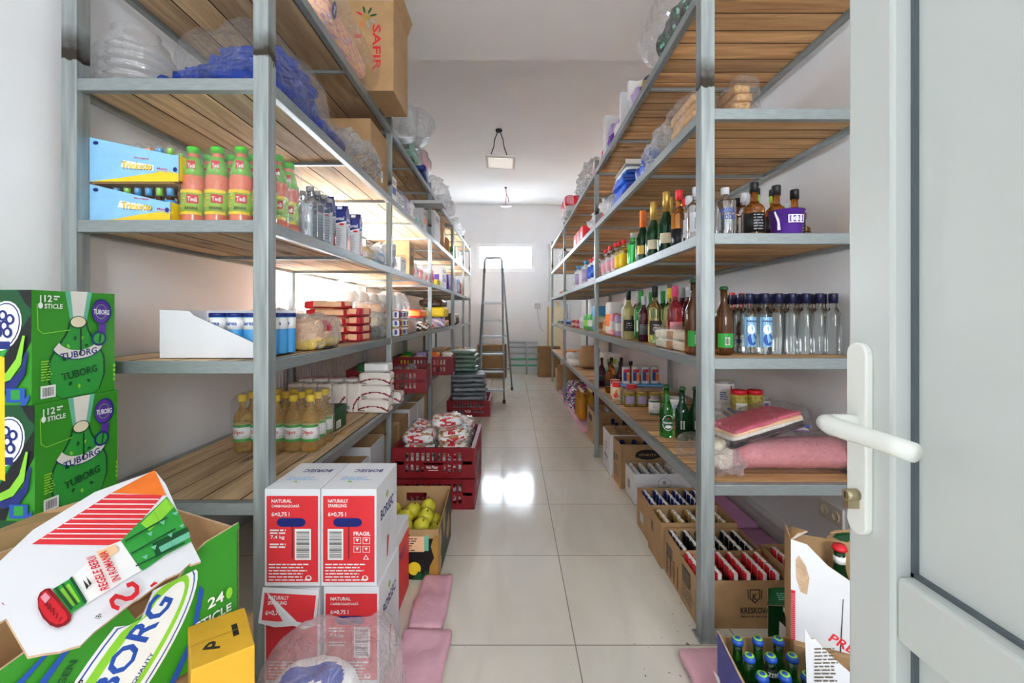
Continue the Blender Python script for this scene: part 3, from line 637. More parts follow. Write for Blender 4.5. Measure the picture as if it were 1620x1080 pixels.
def tub_side():
    def bot(g):      # bottle outline seen from below its shoulders, grown by g
        L = []
        for t in range(13):
            u = t / 12; e = (1 - math.cos(u * PI)) / 2; L.append((.122 - (.022 + .056 * e + g), .212 - u * .12))
        Rr = [(.244 - x + .012 * 0, y) for x, y in reversed(L)]
        low = [(.20 + g, .055), (.185 + g * .5, .012), (.17, max(.001, .003 - g)), (.075, max(.001, .003 - g)), (.055 - g * .5, .02), (.045 - g, .055)]
        return L[::-1][::-1] + low[::-1] + Rr
    i = [('p', [(.085, .30), (.165, .30), (.148, .215), (.10, .215)], 'mint'), ('p', [(.10, .30), (.15, .30), (.138, .225), (.108, .225)], 'offwhite')]
    i += [('p', bot(.006), 'dark_green'), ('p', bot(0), 'green')]
    i += [('e', .122, .212, .026, .018, 'dark_green'), ('e', .122, .213, .022, .015, 'cream')]
    for k in range(9): a = R(40 + k * 33); i.append(('e', .122 + .052 * math.cos(a) * (.6 + .05 * k), .10 + .07 * math.sin(a), .006, .004, ('dark_green', 'lime')[k % 2], k * 40))
    ar = lambda r, y0: [(.122 + r * math.cos(R(a)), y0 + r * .62 * math.sin(R(a))) for a in range(200, 341, 10)]
    i += [('p', ar(.078, .155) + ar(.062, .168)[::-1], 'navy'), ('p', ar(.076, .156) + ar(.060, .17)[::-1], 'offwhite'), ('t', 'TUBORG', .070, .108, .019, 'navy', .108, 6)]
    i += [('t', 'TUBORG', .074, .050, .022, 'dark_green', .105, 8), ('r', .017, .012, .056, .045, 'white'), ('bars', .02, .014, .053, .043, False), ('lines', .018, .108, .048, 8, .007, .0035, 'lime')]
    i += [('e', .190, .243, .032, .038, 'navy'), ('e', .188, .243, .028, .034, 'purple'), ('e', .188, .243, .018, .022, 'lime'), ('e', .188, .243, .0165, .0205, 'purple'), ('t', 'TUBORG', .163, .236, .015, 'white', .051, -4), ('p', [(.18, .205), (.205, .205), (.2, .175), (.178, .18)], 'purple'),
          ('e', .180, .163, .024, .022, 'navy'), ('e', .180, .163, .018, .016, 'green'), ('p', [(.178, .148), (.184, .15), (.188, .178), (.182, .178)], 'dark_green')]
    i += [('t', '12', .024, .268, .018, 'white', .02), ('t', 'STICLE', .024, .250, .013, 'white', .048), ('lines', .048, .281, .064, 2, .007, .004, 'white'), ('e', .014, .258, .006, .008, 'white'), ('r', .0125, .262, .0155, .285, 'white')]
    i += [('r', .1205, .12, .1245, .195, 'black'), ('p', [(.006, .262), (.008, .196), (.02, .185), (.09, .192), (.09, .190), (.02, .183), (.006, .195), (.004, .262)], 'lime')]
    for q in range(4): i.append(('e', .228, .035 + q * .014, .004, .005, 'lime'))
    return i
TF, TS = tub_front(), tub_side()
for n, (z, dx, pos) in enumerate(((.068, 0, 'lowest carton of the green stack'), (.367, .004, 'green carton third from the top of its stack'), (.666, .008, 'green carton second from the top beside the wall'), (.965, .0, 'green printed carton on top of the stack by the wall'))):
    closed('beer_carton', pos + ', twelve bottle beer case', 'carton', None, -1.37 + dx, 1.272, z, .25, .240, .2985, 'beer_green', [('F', TF), ('R', TS)], bev=.003)
tag(MB().box(-.14, .13, -.13, .13, 0, .066, 'foam').build('foam_slab', None, (-1.37, 1.272, 0), bevel=.008), 'pink foam slab under the stack of green cartons', 'foam slab')

# --- foreground torn green case of twenty four bottles
def torn_case():
    # side panel facing the aisle runs from A (near) to B (far)
    ax, ay, bx, by = -.845, .50, -.615, 1.0
    L = math.hypot(bx - ax, by - ay); ang = math.atan2(by - ay, bx - ax); H = .245; W = .34; zb = .475
    e = empty('torn_beer_case', (ax, ay, zb), ang, 'big torn green case with large blue lettering and a ragged top edge', 'carton')
    m = MB(); rnd = random.Random(4)
    # local frame: x along the panel, -y towards the aisle, y into the case
    top = [(0, .19), (.04, .185), (.08, .20), (.13, .195), (.17, .187), (.21, .20), (.25, .215), (.28, .222), (.30, .205), (.335, .205), (.355, .16), (.37, .165), (.40, .175), (.43, .20), (.46, .235), (.48, .246), (L, H + .012)]
    m.slab([(0, 0, 0), (L, 0, 0)] + [(x, 0, z) for x, z in reversed(top)], .005, 'beer_green', 'kraft', 'kraft_torn')
    m.slab([(L, 0, 0), (L, W, 0), (L, W, H), (L, 0, H)], .005, 'beer_green', 'kraft', 'kraft_torn')
    m.slab([(L, W, 0), (0, W, 0), (0, W, H), (L, W, H)], .005, 'beer_green', 'kraft', 'kraft_torn')
    m.slab([(0, W, 0), (0, 0, 0), (0, 0, .19), (0, W, H)], .005, 'beer_green', 'kraft', 'kraft_torn')
    m.box(.004, L - .004, .004, W - .004, .002, .006, 'kraft')
    f = planemap((0, 0, 0), (1, 0, 0), (0, 0, 1))
    it = [('p', [(.22, -.0), (.30, .0), (.42, .17), (.405, .165), (.37, .155), (.27, .08)], 'dark_green'),
          ('e', .335, .085, .175, .068, 'white', 48), ('e', .335, .085, .169, .062, 'blue', 48), ('e', .335, .085, .166, .059, 'white', 48), ('e', .335, .085, .156, .05, 'lime', 48), ('e', .34, .085, .14, .036, 'white', 48)]
    it = [('p', [(x, z) for x, z in q[1]], q[2]) if q[0] == 'p' else q for q in it]
    it += [('t', 'TUBORG', .262, -.012, .045, 'blue', .235, 48), ('t', 'GENUINE QUALITY', .318, .005, .009, 'navy', .10, 48), ('t', 'COPENHAGEN', .205, .045, .012, 'dark_green', .12, 56), ('t', 'DENMARK', .235, .075, .009, 'ink', .05, 48), ('t', 'ESTD 1880', .24, .062, .008, 'ink', .06, 48)]
    it += [('r', .045, .115, .105, .18, 'blue'), ('r', .055, .128, .095, .172, 'green'), ('lines', .05, .124, .1, 2, .005, .003, 'white')]
    it += [('t', 'EXP 09.06', .11, .15, .012, 'dark_green', .075, 8), ('p', [(.09, 0), (.10, 0), (.20, .15), (.24, .185), (.232, .186), (.19, .155)], 'blue'), ('p', [(.13, 0), (.145, 0), (.235, .14), (.265, .175), (.255, .176), (.22, .14)], 'blue')]
    it += [('p', [(.405, .0), (.42, .0), (.455, .06), (.472, .15), (.464, .165), (.448, .07)], 'blue'), ('t', '24', .48, .105, .022, 'white', .034), ('t', 'STICLE', .455, .075, .017, 'white', .075), ('e', .525, .115, .007, .012, 'lime')]
    # keep inside the panel height
    def clip(items):
        out = []
        for q in items:
            if q[0] == 'e': 
                out.append(('p', [(x, z) for x, z in ell(q)], q[5]))
            else: out.append(q)
        return out
    def ell(q):
        _, cx, cy, rx, ry, k, a = (q + (0,))[:7]; a = R(a); P = []
        for j in range(40):
            b = 2 * PI * j / 40; X = cx + rx * math.cos(b) * math.cos(a) - ry * math.sin(b) * math.sin(a); Z = cy + rx * math.cos(b) * math.sin(a) + ry * math.sin(b) * math.cos(a)
            P.append((min(X, L), min(max(Z, .001), .158 if .34 < X < .38 else .2)))
        return P
    art(m, f, clip(it), .001)
    m.build('case_body', e)
    return e
torn_case()
def bottle_panel():
    # loose printed board lying across the open case
    e = None; m = MB()
    O = Vector((X_(40, .62), .62, Z_(1038, .62))); A = Vector((X_(318, .86), .86, Z_(888, .86))); B = Vector((X_(245, 1.02), 1.02, Z_(744, 1.02))); C = Vector((X_(-60, .80), .80, Z_(905, .80)))
    U = (A - O); Lu = U.length; U.normalize(); V = (B - A); Lv = V.length; V = (V - U * V.dot(U)).normalized()
    N = U.cross(V)
    f = planemap(O, U, V)
    def uv(px, py):      # where a sight line through a pixel of the photograph meets the board, as board coordinates
        d = Vector(((px - VX) / F, 1, -(py - VY) / F)); o = Vector((0, 0, CH)); t = (O - o).dot(N) / d.dot(N); p = o + d * t - O
        return (p.dot(U), p.dot(V))
    out = [(-40, 925), (52, 838), (150, 778), (245, 744), (262, 765), (283, 812), (303, 858), (318, 888), (302, 893), (301, 890), (285, 905), (262, 915), (235, 935), (222, 945), (212, 950), (180, 975), (150, 998), (128, 1020), (112, 1024), (95, 1030), (70, 1033), (45, 1038), (10, 978), (-30, 1000)]
    P = [uv(*q) for q in out]
    m.slab([f(x, y, 0) for x, y in reversed(P)], .0045, 'carton_white', 'kraft', 'kraft_torn')
    q = lambda pts, k: ('p', [uv(a, b) for a, b in pts], k)
    it = [q([(50, 861), (173, 782), (258, 783), (190, 863)], 'box_red'), q([(173, 782), (240, 746), (245, 745), (263, 784), (176, 780)], 'orange')]
    for i in range(9):
        y = 789 + i * 8; xl = 50 + (861 - y) * 1.53; xr = 190 + (863 - y) * .83
        it.append(q([(xl + 3, y), (xr, y + .5), (xr, y + 2), (xl + 1, y + 1.8)], 'white'))
    it += [q([(190, 858), (215, 832), (245, 805), (263, 787), (283, 815), (302, 858), (260, 880), (225, 905)], 'green'),
           q([(222, 830), (262, 790), (275, 803), (236, 842)], 'lime'), q([(240, 862), (296, 835), (300, 850), (246, 884)], 'dark_green'), q([(250, 868), (298, 843), (300, 852), (254, 876)], 'mint'),
           q([(112, 918), (160, 870), (190, 858), (222, 905), (205, 915), (136, 958)], 'white'), q([(82, 935), (112, 917), (136, 957), (108, 976)], 'green'), q([(90, 938), (108, 926), (126, 955), (108, 966)], 'lime'),
           q([(58, 950), (62, 941), (70, 935), (78, 934), (92, 950), (106, 968), (112, 977), (110, 986), (102, 993), (90, 997), (78, 993), (66, 981), (59, 966)], 'darkred'), q([(60, 950), (66, 941), (73, 938), (88, 955), (103, 973), (106, 982), (98, 990), (88, 992), (76, 986), (66, 974), (60, 962)], 'red'),
           *[q([(64 + t * 6, 944 + t * 7.5), (66.5 + t * 6, 943 + t * 7.5), (73 + t * 4, 962 + t * 5), (70 + t * 4, 964 + t * 5)], 'darkred') for t in range(6)], q([(62, 950), (70, 942), (78, 950), (70, 960)], 'pink'),
           q([(84, 936), (88, 933), (114, 966), (110, 971)], 'dark_green'), q([(95, 930), (98, 928), (122, 960), (118, 963)], 'dark_green'), q([(108, 920), (112, 917), (136, 957), (131, 960)], 'dark_green'),
           q([(150, 878), (180, 866), (186, 876), (160, 892)], 'peach')]
    for (a, b) in (((195, 860), (262, 822)), ((205, 880), (275, 840)), ((212, 900), (290, 862)), ((215, 835), (248, 890)), ((240, 812), (275, 875)), ((262, 795), (292, 850))):
        it.append(q([a, b, (b[0] + 1.5, b[1] + 2), (a[0] + 1.5, a[1] + 2)], 'dark_green'))
    for px, py in ((230, 850), (250, 832), (262, 852), (236, 872), (270, 818), (280, 838), (222, 888)): it.append(q([(px, py), (px + 9, py - 4), (px + 7, py + 4)], 'mint'))
    def tx(st, p0, p1, h, k):      # text from p0 to p1
        a, b = uv(*p0), uv(*p1); L = math.hypot(b[0] - a[0], b[1] - a[1]); return ('t', st, a[0], a[1], h, k, L, math.degrees(math.atan2(b[1] - a[1], b[0] - a[0])))
    it += [tx('REGELE BERII', (171, 938), (148, 886), .012, 'red'), tx('IN ROMANIA', (189, 924), (166, 878), .012, 'red'),
           q([(128, 925), (138, 935), (134, 941)], 'ink'), q([(133, 920), (142, 931), (139, 936)], 'ink')]
    # the big red S as a bent band
    S = [(183, 972), (175, 968), (171, 960), (175, 953), (184, 950), (192, 950), (200, 946), (205, 938), (211, 934), (215, 938), (213, 947)]
    S = [(184, 971), (176, 968), (173, 959), (180, 952), (188, 954), (196, 957), (205, 955), (213, 947), (213, 938), (206, 933), (198, 936)]
    for a, b in zip(S[:-1], S[1:]):
        dx, dy = b[0] - a[0], b[1] - a[1]; l = math.hypot(dx, dy); nx, ny = -dy / l * 3.6, dx / l * 3.6; ex, ey = dx / l * 1.5, dy / l * 1.5
        it.append(q([(a[0] + nx - ex, a[1] + ny - ey), (b[0] + nx + ex, b[1] + ny + ey), (b[0] - nx + ex, b[1] - ny + ey), (a[0] - nx - ex, a[1] - ny - ey)], 'red'))
    it += [tx('18+', (154, 990), (160, 982), .008, 'ink'), q([(233, 937), (240, 930), (246, 932), (236, 939)], 'red'), q([(0, 965), (3, 968), (3, 970), (-2, 966)], 'hotpink')]
    art(m, f, it, .0008)
    tag(m.build('torn_printed_board'), 'torn white board printed with a green bottle and red S lying on the torn case', 'cardboard')
bottle_panel()
# opened green case's other flap behind the board: white outside
tag(MB().slab([(X_(-30, .95), .95, Z_(905, .95)), (X_(140, 1.12), 1.12, Z_(806, 1.12)), (X_(170, 1.16), 1.16, Z_(779, 1.16)), (X_(60, 1.12), 1.12, Z_(812, 1.12)), (X_(-30, .95), .95, Z_(848, .95))], .004, 'kraft', 'carton_white', 'kraft_torn').build('cardboard_flap'), 'bent cardboard flap behind the white printed board', 'cardboard')
# yellow carton at the bottom and the yellow piece at the left edge
closed('yellow_carton', 'yellow cardboard box beside the torn green case', 'carton', None, -.578, .88, .28, .10, .14, .285, 'amber_card', [('T', [('t', 'P', .045, .03, .03, 'ink', .022, 60), ('r', .07, .05, .08, .09, 'ink'), ('r', .0, .0685, .10, .0700, 'gold')])], rz=R(38))
tag(MB().slab([(-.83, .70, .95), (X_(8, .72), .72, .93), (X_(7, .72), .72, Z_(565, .72)), (-.83, .70, Z_(558, .7))], .004, 'yellow', 'kraft', 'kraft_torn').build('yellow_board'), 'narrow yellow board edge beside the green cartons', 'cardboard')
closed('storage_box', 'plain brown box supporting the torn green case', 'box', None, -.82, .90, 0, .36, .40, .465, 'kraft')

# --- water cartons, red and white
def bor_front(txt, left):
    i = [('r', .006, .012, .172, .29, 'box_red'), ('t', txt[0], .022, .268, .011, 'white', .065), ('t', txt[1], .022, .253, .011, 'white', .09 if len(txt[1]) > 9 else .06), ('t', '6×0,75 l', .022, .222, .016, 'white', .058)]
    i += [('e', .056, .205, .017, .014, 'navy'), ('e', .115, .205, .017, .014, 'navy'), ('r', .056, .191, .115, .219, 'navy'), ('r', .088, .09, .0905, .205, 'ink')]
    i += [('lines', .014, .068, .15, 6, .010, .004, 'white'), ('e', .142, .026, .010, .009, 'white'), ('e', .142, .028, .006, .005, 'box_red')]
    if left: i += [('bars', .098, .085, .150, .185, True), ('t', '7,4 kg', .020, .15, .014, 'white', .045), ('lines', .018, .178, .07, 2, .009, .005, 'white'), ('lines', .018, .133, .07, 2, .009, .005, 'white')]
    else:
        i += [('bars', .022, .085, .072, .185, True), ('t', 'FRAGIL', .105, .163, .013, 'white', .055)]
        for a, b in ((.106, .137), (.135, .137), (.106, .110), (.135, .110)): i += [('r', a, b, a + .023, b + .021, 'white'), ('r', a + .0015, b + .0015, a + .0215, b + .0195, 'box_red'), ('p', [(a + .006, b + .016), (a + .017, b + .016), (a + .0115, b + .006)], 'white')]
        i += [('p', [(.136, .088), (.156, .088), (.146, .104)], 'white'), ('p', [(.140, .0905), (.152, .0905), (.146, .100)], 'box_red')]
    return i
def bor_side(): return [('t', 'BORSEC', .045, .185, .036, 'navy', .155), ('lines', .05, .165, .19, 6, .012, .004, 'lightgrey'), ('p', [(.12, .235), (.135, .25), (.125, .262), (.105, .25)], 'tea_label'), ('p', [(.115, .03), (.125, .03), (.14, .10), (.12, .10)], 'red')]
def bor_top(): return [('t', 'BORSEC', .15, .18, .028, 'navy', .10, 180), ('lines', .03, .10, .14, 3, .012, .005, 'lightblue'), ('p', [(.06, .06), (.08, .052), (.07, .07)], 'tea_label'), ('r', .0895, .0, .0905, .25, 'lightgrey')]
def bor_slot(txt):
    return txt
wy = 1.435
for x, z, txt, lf, lb in ((-.710, .325, ('NATURAL', 'CARBOGAZOASĂ'), True, 'red and white water carton with a weight figure, top row by the rack post'),
                      (-.528, .325, ('NATURALLY', 'SPARKLING'), False, 'red and white water carton marked FRAGIL on the top row, aisle side'),
                      (-.520, .010, ('NATURAL', 'CARBOGAZOASĂ'), True, 'lower red and white water carton on the aisle side, behind the clear bag')):
    closed('water_carton', lb, 'carton', None, x, wy + .125, z, .178, .25, .312, 'carton_white', [('F', bor_front(txt, lf)), ('R', bor_side()), ('T', bor_top())], bev=.0025)
e = empty('water_carton', (-.712, wy + .125, .01), 0, 'lower red and white water carton with a torn hanging front lid', 'carton')
m = MB().box(-.089, .089, -.125, .125, 0, .306, 'carton_white'); art(m, FR(-.089, -.125), [('r', .006, .012, .172, .27, 'box_red'), ('p', [(.03, .21), (.15, .19), (.15, .23), (.08, .25), (.03, .235)], 'black'), ('lines', .014, .068, .15, 6, .010, .004, 'white')]); m.build('box_body', e, bevel=.0025)
m = MB().slab([(-.094, -.150, .212), (-.04, -.152, .200), (.02, -.154, .206), (.05, -.152, .193), (.088, -.150, .205), (.090, -.128, .304), (-.092, -.128, .312)], .004, 'carton_white', 'kraft', 'kraft_torn')
f = planemap((-.092, -.1518, .205), (1, 0, 0), (0, .024, .104)); art(m, f, [('p', [(.008, .016), (.06, .012), (.11, .014), (.14, .008), (.172, .012), (.174, .086), (.008, .094)], 'box_red'), ('t', 'NATURALLY', .022, .074, .011, 'white', .065), ('t', 'SPARKLING', .022, .059, .011, 'white', .06), ('t', '6×0,75 l', .018, .028, .016, 'white', .058)], .001)
m.build('torn_lid', e)
closed('water_carton', 'red and white water carton standing second in the row behind the aisle stack', 'carton', None, -.546, 1.83, .01, .178, .25, .312, 'carton_white', [('R', [('r', .06, .0, .25, .26, 'box_red')] + bor_side()[:1])], bev=.0025)
closed('water_carton', 'red and white carton deepest in the row under the left rack', 'carton', None, -.74, 1.84, .01, .178, .25, .31, 'carton_white', [('F', bor_front(('NATURAL', 'CARBOGAZOASĂ'), True))], bev=.0025)

# --- clear bag with a blue pack inside at the front
e = empty('plastic_bag', (-.46, 1.20, .0), 0, 'crumpled clear plastic bag holding a blue and white pack, in front of the water cartons', 'bag')
MB().puff(.36, .26, .34, 'film_pink', 1, 22, .035, 7, 5, c=(-.01, .0, .02)).build('bag_film', e)
MB().puff(.24, .20, .255, 'white', 1, 22, .016, 11, 2, c=(-.085, .0, .0), fn=lambda fc, u, v: 'blue' if .2 < math.hypot(u - .6, v - .1) < .5 and fc in ('top', 'front') else ('pink' if fc == 'top' and u + v < .4 else 'white')).build('blue_pack', e)
# --- pink foam slabs on the floor, left
def foam(x0, x1, y0, y1, z1, label, seed):
    m = MB().puff(x1 - x0, y1 - y0, z1, 'foam', .9, 16, .008, 9, seed)
    return tag(m.build('foam_slab', None, ((x0 + x1) / 2, (y0 + y1) / 2, 0)), label, 'foam slab')
foam(-.41, -.225, 1.36, 1.66, .035, 'worn pink foam slab on the floor nearest the camera, by the water cartons', 1)
foam(-.40, -.265, 1.67, 2.01, .035, 'worn pink foam slab between the near slab and the fruit box', 2)
foam(.575, .86, .92, 1.56, .04, 'dirty pink foam slab in front of the foot of the right rack', 7)

# --- fruit box
def fruit_box():
    fa = [('r', 0, 0, .38, .205, 'black'), ('r', .0, .185, .38, .205, 'kraft'), ('r', .155, .125, .315, .195, 'peach'), ('lines', .165, .182, .29, 6, .0105, .0045, 'ink'), ('r', .155, .197, .25, .203, 'ink'), ('r', .315, .13, .335, .20, 'mint'), ('e', .27, .05, .03, .03, 'yellow')]
    for a in range(5): fa.append(('e', .21 + a * .004, .085 + a * .012, .026, .007, 'orange', 40 + a * 8))
    fa += [('p', [(.26, .0), (.29, .04), (.31, .02), (.325, .045), (.345, .02), (.36, .04), (.37, .0)], 'dark_green'), ('p', [(.335, 0), (.38, 0), (.38, .2), (.36, .2), (.345, .15), (.36, .1), (.34, .06)], 'gold')]
    sa = [('p', [(0, 0), (.42, 0), (.42, .26), (0, .22)], 'black'), ('p', [(0, .2), (.06, .22), (.08, .14), (.05, .1), (.08, .04), (.05, 0), (0, 0)], 'gold'), ('p', [(.12, .23), (.2, .24), (.19, .16), (.14, .12)], 'gold'), ('p', [(.22, .1), (.3, .18), (.34, .1), (.28, .04)], 'gold'), ('p', [(.1, .03), (.16, .1), (.2, .05), (.15, 0)], 'dark_green'), ('p', [(.3, .2), (.38, .24), (.4, .15)], 'dark_green')]
    r = empty('fruit_box', (-.525, 2.215, 0), 0, 'black printed cardboard box of yellow fruit on the floor', 'box')
    m = MB(); hw, hd, t = .19, .2, .004; fh, h = .225, .27
    m.box(-hw, hw, -hd, hd, 0, t, 'kraft'); m.box(-hw, hw, -hd, -hd + t, t, fh, 'kraft')
    # back wall with a handle hole
    for a, b, c, d in ((-hw, hw, t, .19), (-hw, -.05, .19, .235), (.06, hw, .19, .235), (-hw, hw, .235, h)): m.box(a, b, hd - t, hd, c, d, 'kraft')
    for s in (-1, 1):
        x0, x1 = (hw - t, hw) if s > 0 else (-hw, -hw + t)
        m.add([(x0, -hd + t, t), (x1, -hd + t, t), (x1, hd - t, t), (x0, hd - t, t), (x0, -hd + t, fh), (x1, -hd + t, fh), (x1, hd - t, h), (x0, hd - t, h)], [(0, 3, 2, 1), (4, 5, 6, 7), (0, 1, 5, 4), (1, 2, 6, 5), (2, 3, 7, 6), (3, 0, 4, 7)], 'kraft')
    art(m, FR(-hw, -hd), fa); art(m, RT(hw, -hd), [('p', [(min(x, .4), z) for x, z in q[1]], q[2]) for q in sa]); m.build('box_body', r)
    KIT['fruit'] = [('fruit', MB().lathe([(.006, 0), (.025, .006), (.038, .028), (.040, .045), (.030, .066), (.012, .078), (.006, .076)], 'fruit_yellow', 16).mesh(), None), ('stalk', MB().tube([(0, 0, .074), (.003, 0, .086)], .003, 'brown', 6).mesh(), None)]
    rnd = random.Random(8)
    for lay, z, cols, rows in (('lower', .085, 4, 4), ('upper', .15, 3, 3)):
        for a in range(cols):
            for b in range(rows):
                x = (a - (cols - 1) / 2) * .086; y = (b - (rows - 1) / 2) * .09
                put('fruit', 'yellow_fruit', -.525 + x + rnd.uniform(-.004, .004) , 2.215 + y + rnd.uniform(-.01, .01), z + rnd.uniform(-.01, .015), 'yellow fruit in the black box, %s layer, %s row, %s from the wall' % (lay, ('front', 'second', 'third', 'back')[b], ('first', 'second', 'third', 'fourth')[a]), 'fruit', 'yellow fruit in the box', rot=(rnd.uniform(-.5, .5), rnd.uniform(-.5, .5), rnd.uniform(0, 6)), sc_=(rnd.uniform(.95, 1.06),) * 3)
    closed('cardboard_packing', 'folded brown cardboard lining the bottom of the fruit box', 'cardboard', None, -.525, 2.215, .006, .36, .38, .055, 'kraft')
spots = []
mat('fruit_yellow', 'd9cf3c', .5, var=.25, scale=22, bump=.15, bscale=90)
fruit_box()

# --- red crates of bread in the aisle
put('crate', 'bread_crate', -.488, 3.04, 0, 'lower red plastic crate of the pair in the aisle', 'crate')
put('crate', 'bread_crate', -.488, 3.04, .192, 'upper red plastic crate heaped with wrapped bread', 'crate')
rnd = random.Random(12)
ORD = ['lowest', 'second from the bottom', 'third from the bottom', 'fourth from the bottom', 'fifth from the bottom', 'middle', 'sixth from the top', 'fifth from the top', 'fourth from the top', 'third from the top', 'second from the top', 'topmost']
def breads(cx, cy, layers, label, group, sx=.106, sy=.178):
    for nm_, z, spots_ in layers:
        for (i, j) in spots_:
            put('bread%d' % rnd.randrange(4), 'wrapped_bread', cx + (i - .5) * 2 * sx + rnd.uniform(-.004, .004), cy + (j - 1) * sy + rnd.uniform(-.012, .012), z, '%s, %s layer, %s %s side' % (label, nm_, ('near', 'middle', 'far')[j], ('wall', 'aisle')[i]), 'bread', group, rot=(rnd.uniform(-.2, .2), rnd.uniform(-.15, .15), rnd.uniform(-.25, .25) + (1.57 if rnd.random() < .0 else 0)))
G6 = [(i, j) for i in (0, 1) for j in (0, 1, 2)]
breads(-.488, 3.04, (('lowest', .205, G6), ('second', .292, G6), ('third', .375, [(0, 0), (1, 0), (0, 1), (1, 1), (1, 2)])), 'red and white wrapped bread in the upper aisle crate', 'wrapped bread in the upper aisle crate')
breads(-.488, 3.04, (('lower', .012, G6), ('upper', .095, G6[:0])), 'red and white wrapped bread in the lower aisle crate', 'wrapped bread in the lower aisle crate')
put('bread1', 'wrapped_bread', -.44, 2.96, .445, 'wrapped bread on the very top of the heap in the aisle crate', 'bread', rz=.4)
# crates standing on the lowest shelf
put('crate_wide', 'bread_crate', -1.00, 3.66, .585, 'red plastic crate of buns on the lowest shelf behind the second rack post', 'crate', rz=R(6))
put('crate_wide', 'bread_crate', -.92, 4.70, .585, 'farther red plastic crate on the lowest shelf, beside the dark folded bags', 'crate', rz=R(4))
KIT['bun'] = [('bun', MB().puff(.12, .09, .07, 'bread', 1, 8, .005, 20, 4).mesh(), None), ('wrapper', MB().puff(.16, .12, .10, 'film_thick', 1, 12, .02, 22, 6).mesh(), None)]
KIT['bunw'] = [('bun', MB().puff(.14, .10, .06, 'cream', 1, 8, .005, 20, 4).mesh(), None), ('wrapper', MB().puff(.17, .12, .12, 'film_thick', 1, 12, .03, 20, 8).mesh(), None)]
rnd = random.Random(3)
for a in range(14):
    put(('bun', 'bunw')[a % 2], 'wrapped_bun', -1.205 + (a % 4) * .128, 3.58 + (a // 4 % 2) * .14 + rnd.uniform(-.02, .02), .60 + (a // 8) * .085, 'wrapped bun in the shelf crate, %s layer, %s row, %s from the wall' % (('lower', 'upper')[a // 8], ('near', 'far')[a // 4 % 2], ('first', 'second', 'third', 'fourth')[a % 4]), 'bread', 'wrapped buns in the shelf crate', rz=rnd.uniform(0, 3), sc_=(.8, .8, .85))
for a, k in enumerate(('yellow', 'white', 'pink', 'cream', 'green', 'lilac', 'orange', 'white')):
    soft('snack_pack', '%s snack pack in the farther shelf crate, %s row' % ({'lilac': 'pale purple'}.get(k, k), ('front', 'back')[a // 4]), 'packet', None, -1.12 + (a % 4) * .14, 4.62 + (a // 4) * .15, .60 + (a // 4) * .03, .12, .10, .17, k, r=.8, amp=.012, seed=a, rz=rnd.uniform(-.5, .5))
# folded bags on a crate in the aisle
put('crate', 'bread_crate', -.52, 5.52, 0, 'red plastic crate on the floor piled with folded grey bags', 'crate')
mat('bag_grey', '6f7880', .35, var=.25, scale=16, bump=.5, bscale=20); mat('bag_grey2', '8b9399', .32, var=.25, scale=16, bump=.5, bscale=20); mat('bag_green', '7f9c8c', .4, var=.25, scale=16, bump=.5, bscale=20)
GN = ['lowest', 'second from the bottom', 'third from the bottom', 'fourth from the bottom', 'middle', 'fourth from the top', 'third from the top', 'second from the top', 'topmost']
for a in range(9):
    soft('folded_bag', 'folded grey plastic bag, %s of the heap on the far red crate' % GN[a], 'bag', 'folded grey bags on the far crate', -.515 + rnd.uniform(-.008, .008) - .004 * a, 5.50 + rnd.uniform(-.01, .01), .018 + a * .053, (.40 if a < 4 else .44) - a * .006, .46, .046, ('bag_grey', 'bag_grey2')[a % 2], r=.9, n=14, amp=.010, fr=13, seed=a, rz=rnd.uniform(-.03, .03) if a < 4 else rnd.uniform(-.15, .15))
for a in range(5):
    soft('folded_bag', 'folded pale green bag, %s of five on the grey heap' % ('lowest', 'second', 'middle', 'fourth', 'topmost')[a], 'bag', 'folded green bags on the heap', -.60 + rnd.uniform(-.02, .02), 5.60, .50 + a * .052, .30, .34, .046, 'bag_green', r=.9, n=12, amp=.010, fr=13, seed=a + 20, rz=rnd.uniform(-.15, .15))
# ================================================================ LEFT SHELVES
l1, l2, l3, l4, l5 = LLV
N_ = ['front', 'second', 'third', 'fourth', 'fifth', 'sixth', 'seventh', 'eighth', 'ninth', 'tenth']
# --- lowest shelf: oil, napkins
bottle('oil', .037, .255, .013, .15, .205, 'oil', 'yellow', .03, 'white', (.05, .125), [('r', -.05, .05, .05, .062, 'green'), ('r', -.05, .113, .05, .125, 'green'), ('t', 'Olpo', -.028, .08, .022, 'red', .052), ('p', [(-.03, .07), (.03, .07), (.03, .074), (-.03, .074)], 'gold')], cap_r=.018)
for r_ in range(3):
    for c_ in range(5):
        put('oil', 'oil_bottle', -1.225 + c_ * .077, 2.02 + r_ * .077, l1, 'oil bottle with yellow cap, %s from the wall, %s row of the pack' % (('first', 'second', 'third', 'fourth', 'fifth')[c_], ('front', 'middle', 'back')[r_]), 'bottle', 'oil bottles on the lowest left shelf')
tag(MB().puff(.40, .245, .262, 'film', .35, 14, .004, 14, 3).build('shrink_wrap', None, (-1.071, 2.097, l1 + .001)), 'clear shrink wrap round the pack of oil bottles', 'wrap')
closed('green_box', 'small dark green box with a white label beside the oil bottles', 'box', None, -.985, 2.42, l1, .10, .16, .12, 'dark_green', [('F', [('r', .05, .01, .092, .05, 'white'), ('lines', .053, .04, .09, 4, .008, .004, 'ink'), ('lines', .012, .105, .085, 5, .010, .004, 'mint')]), ('R', [('r', .02, .01, .08, .05, 'white'), ('lines', .025, .04, .078, 4, .008, .004, 'ink')])])
KIT['leaf'] = [('dry_leaf', MB().slab([(0, 0, .002), (.02, .006, .012), (.045, .012, .006), (.05, .03, .012), (.03, .035, .003), (.012, .025, .010)], .002, 'gold', 'bread').mesh(), None)]
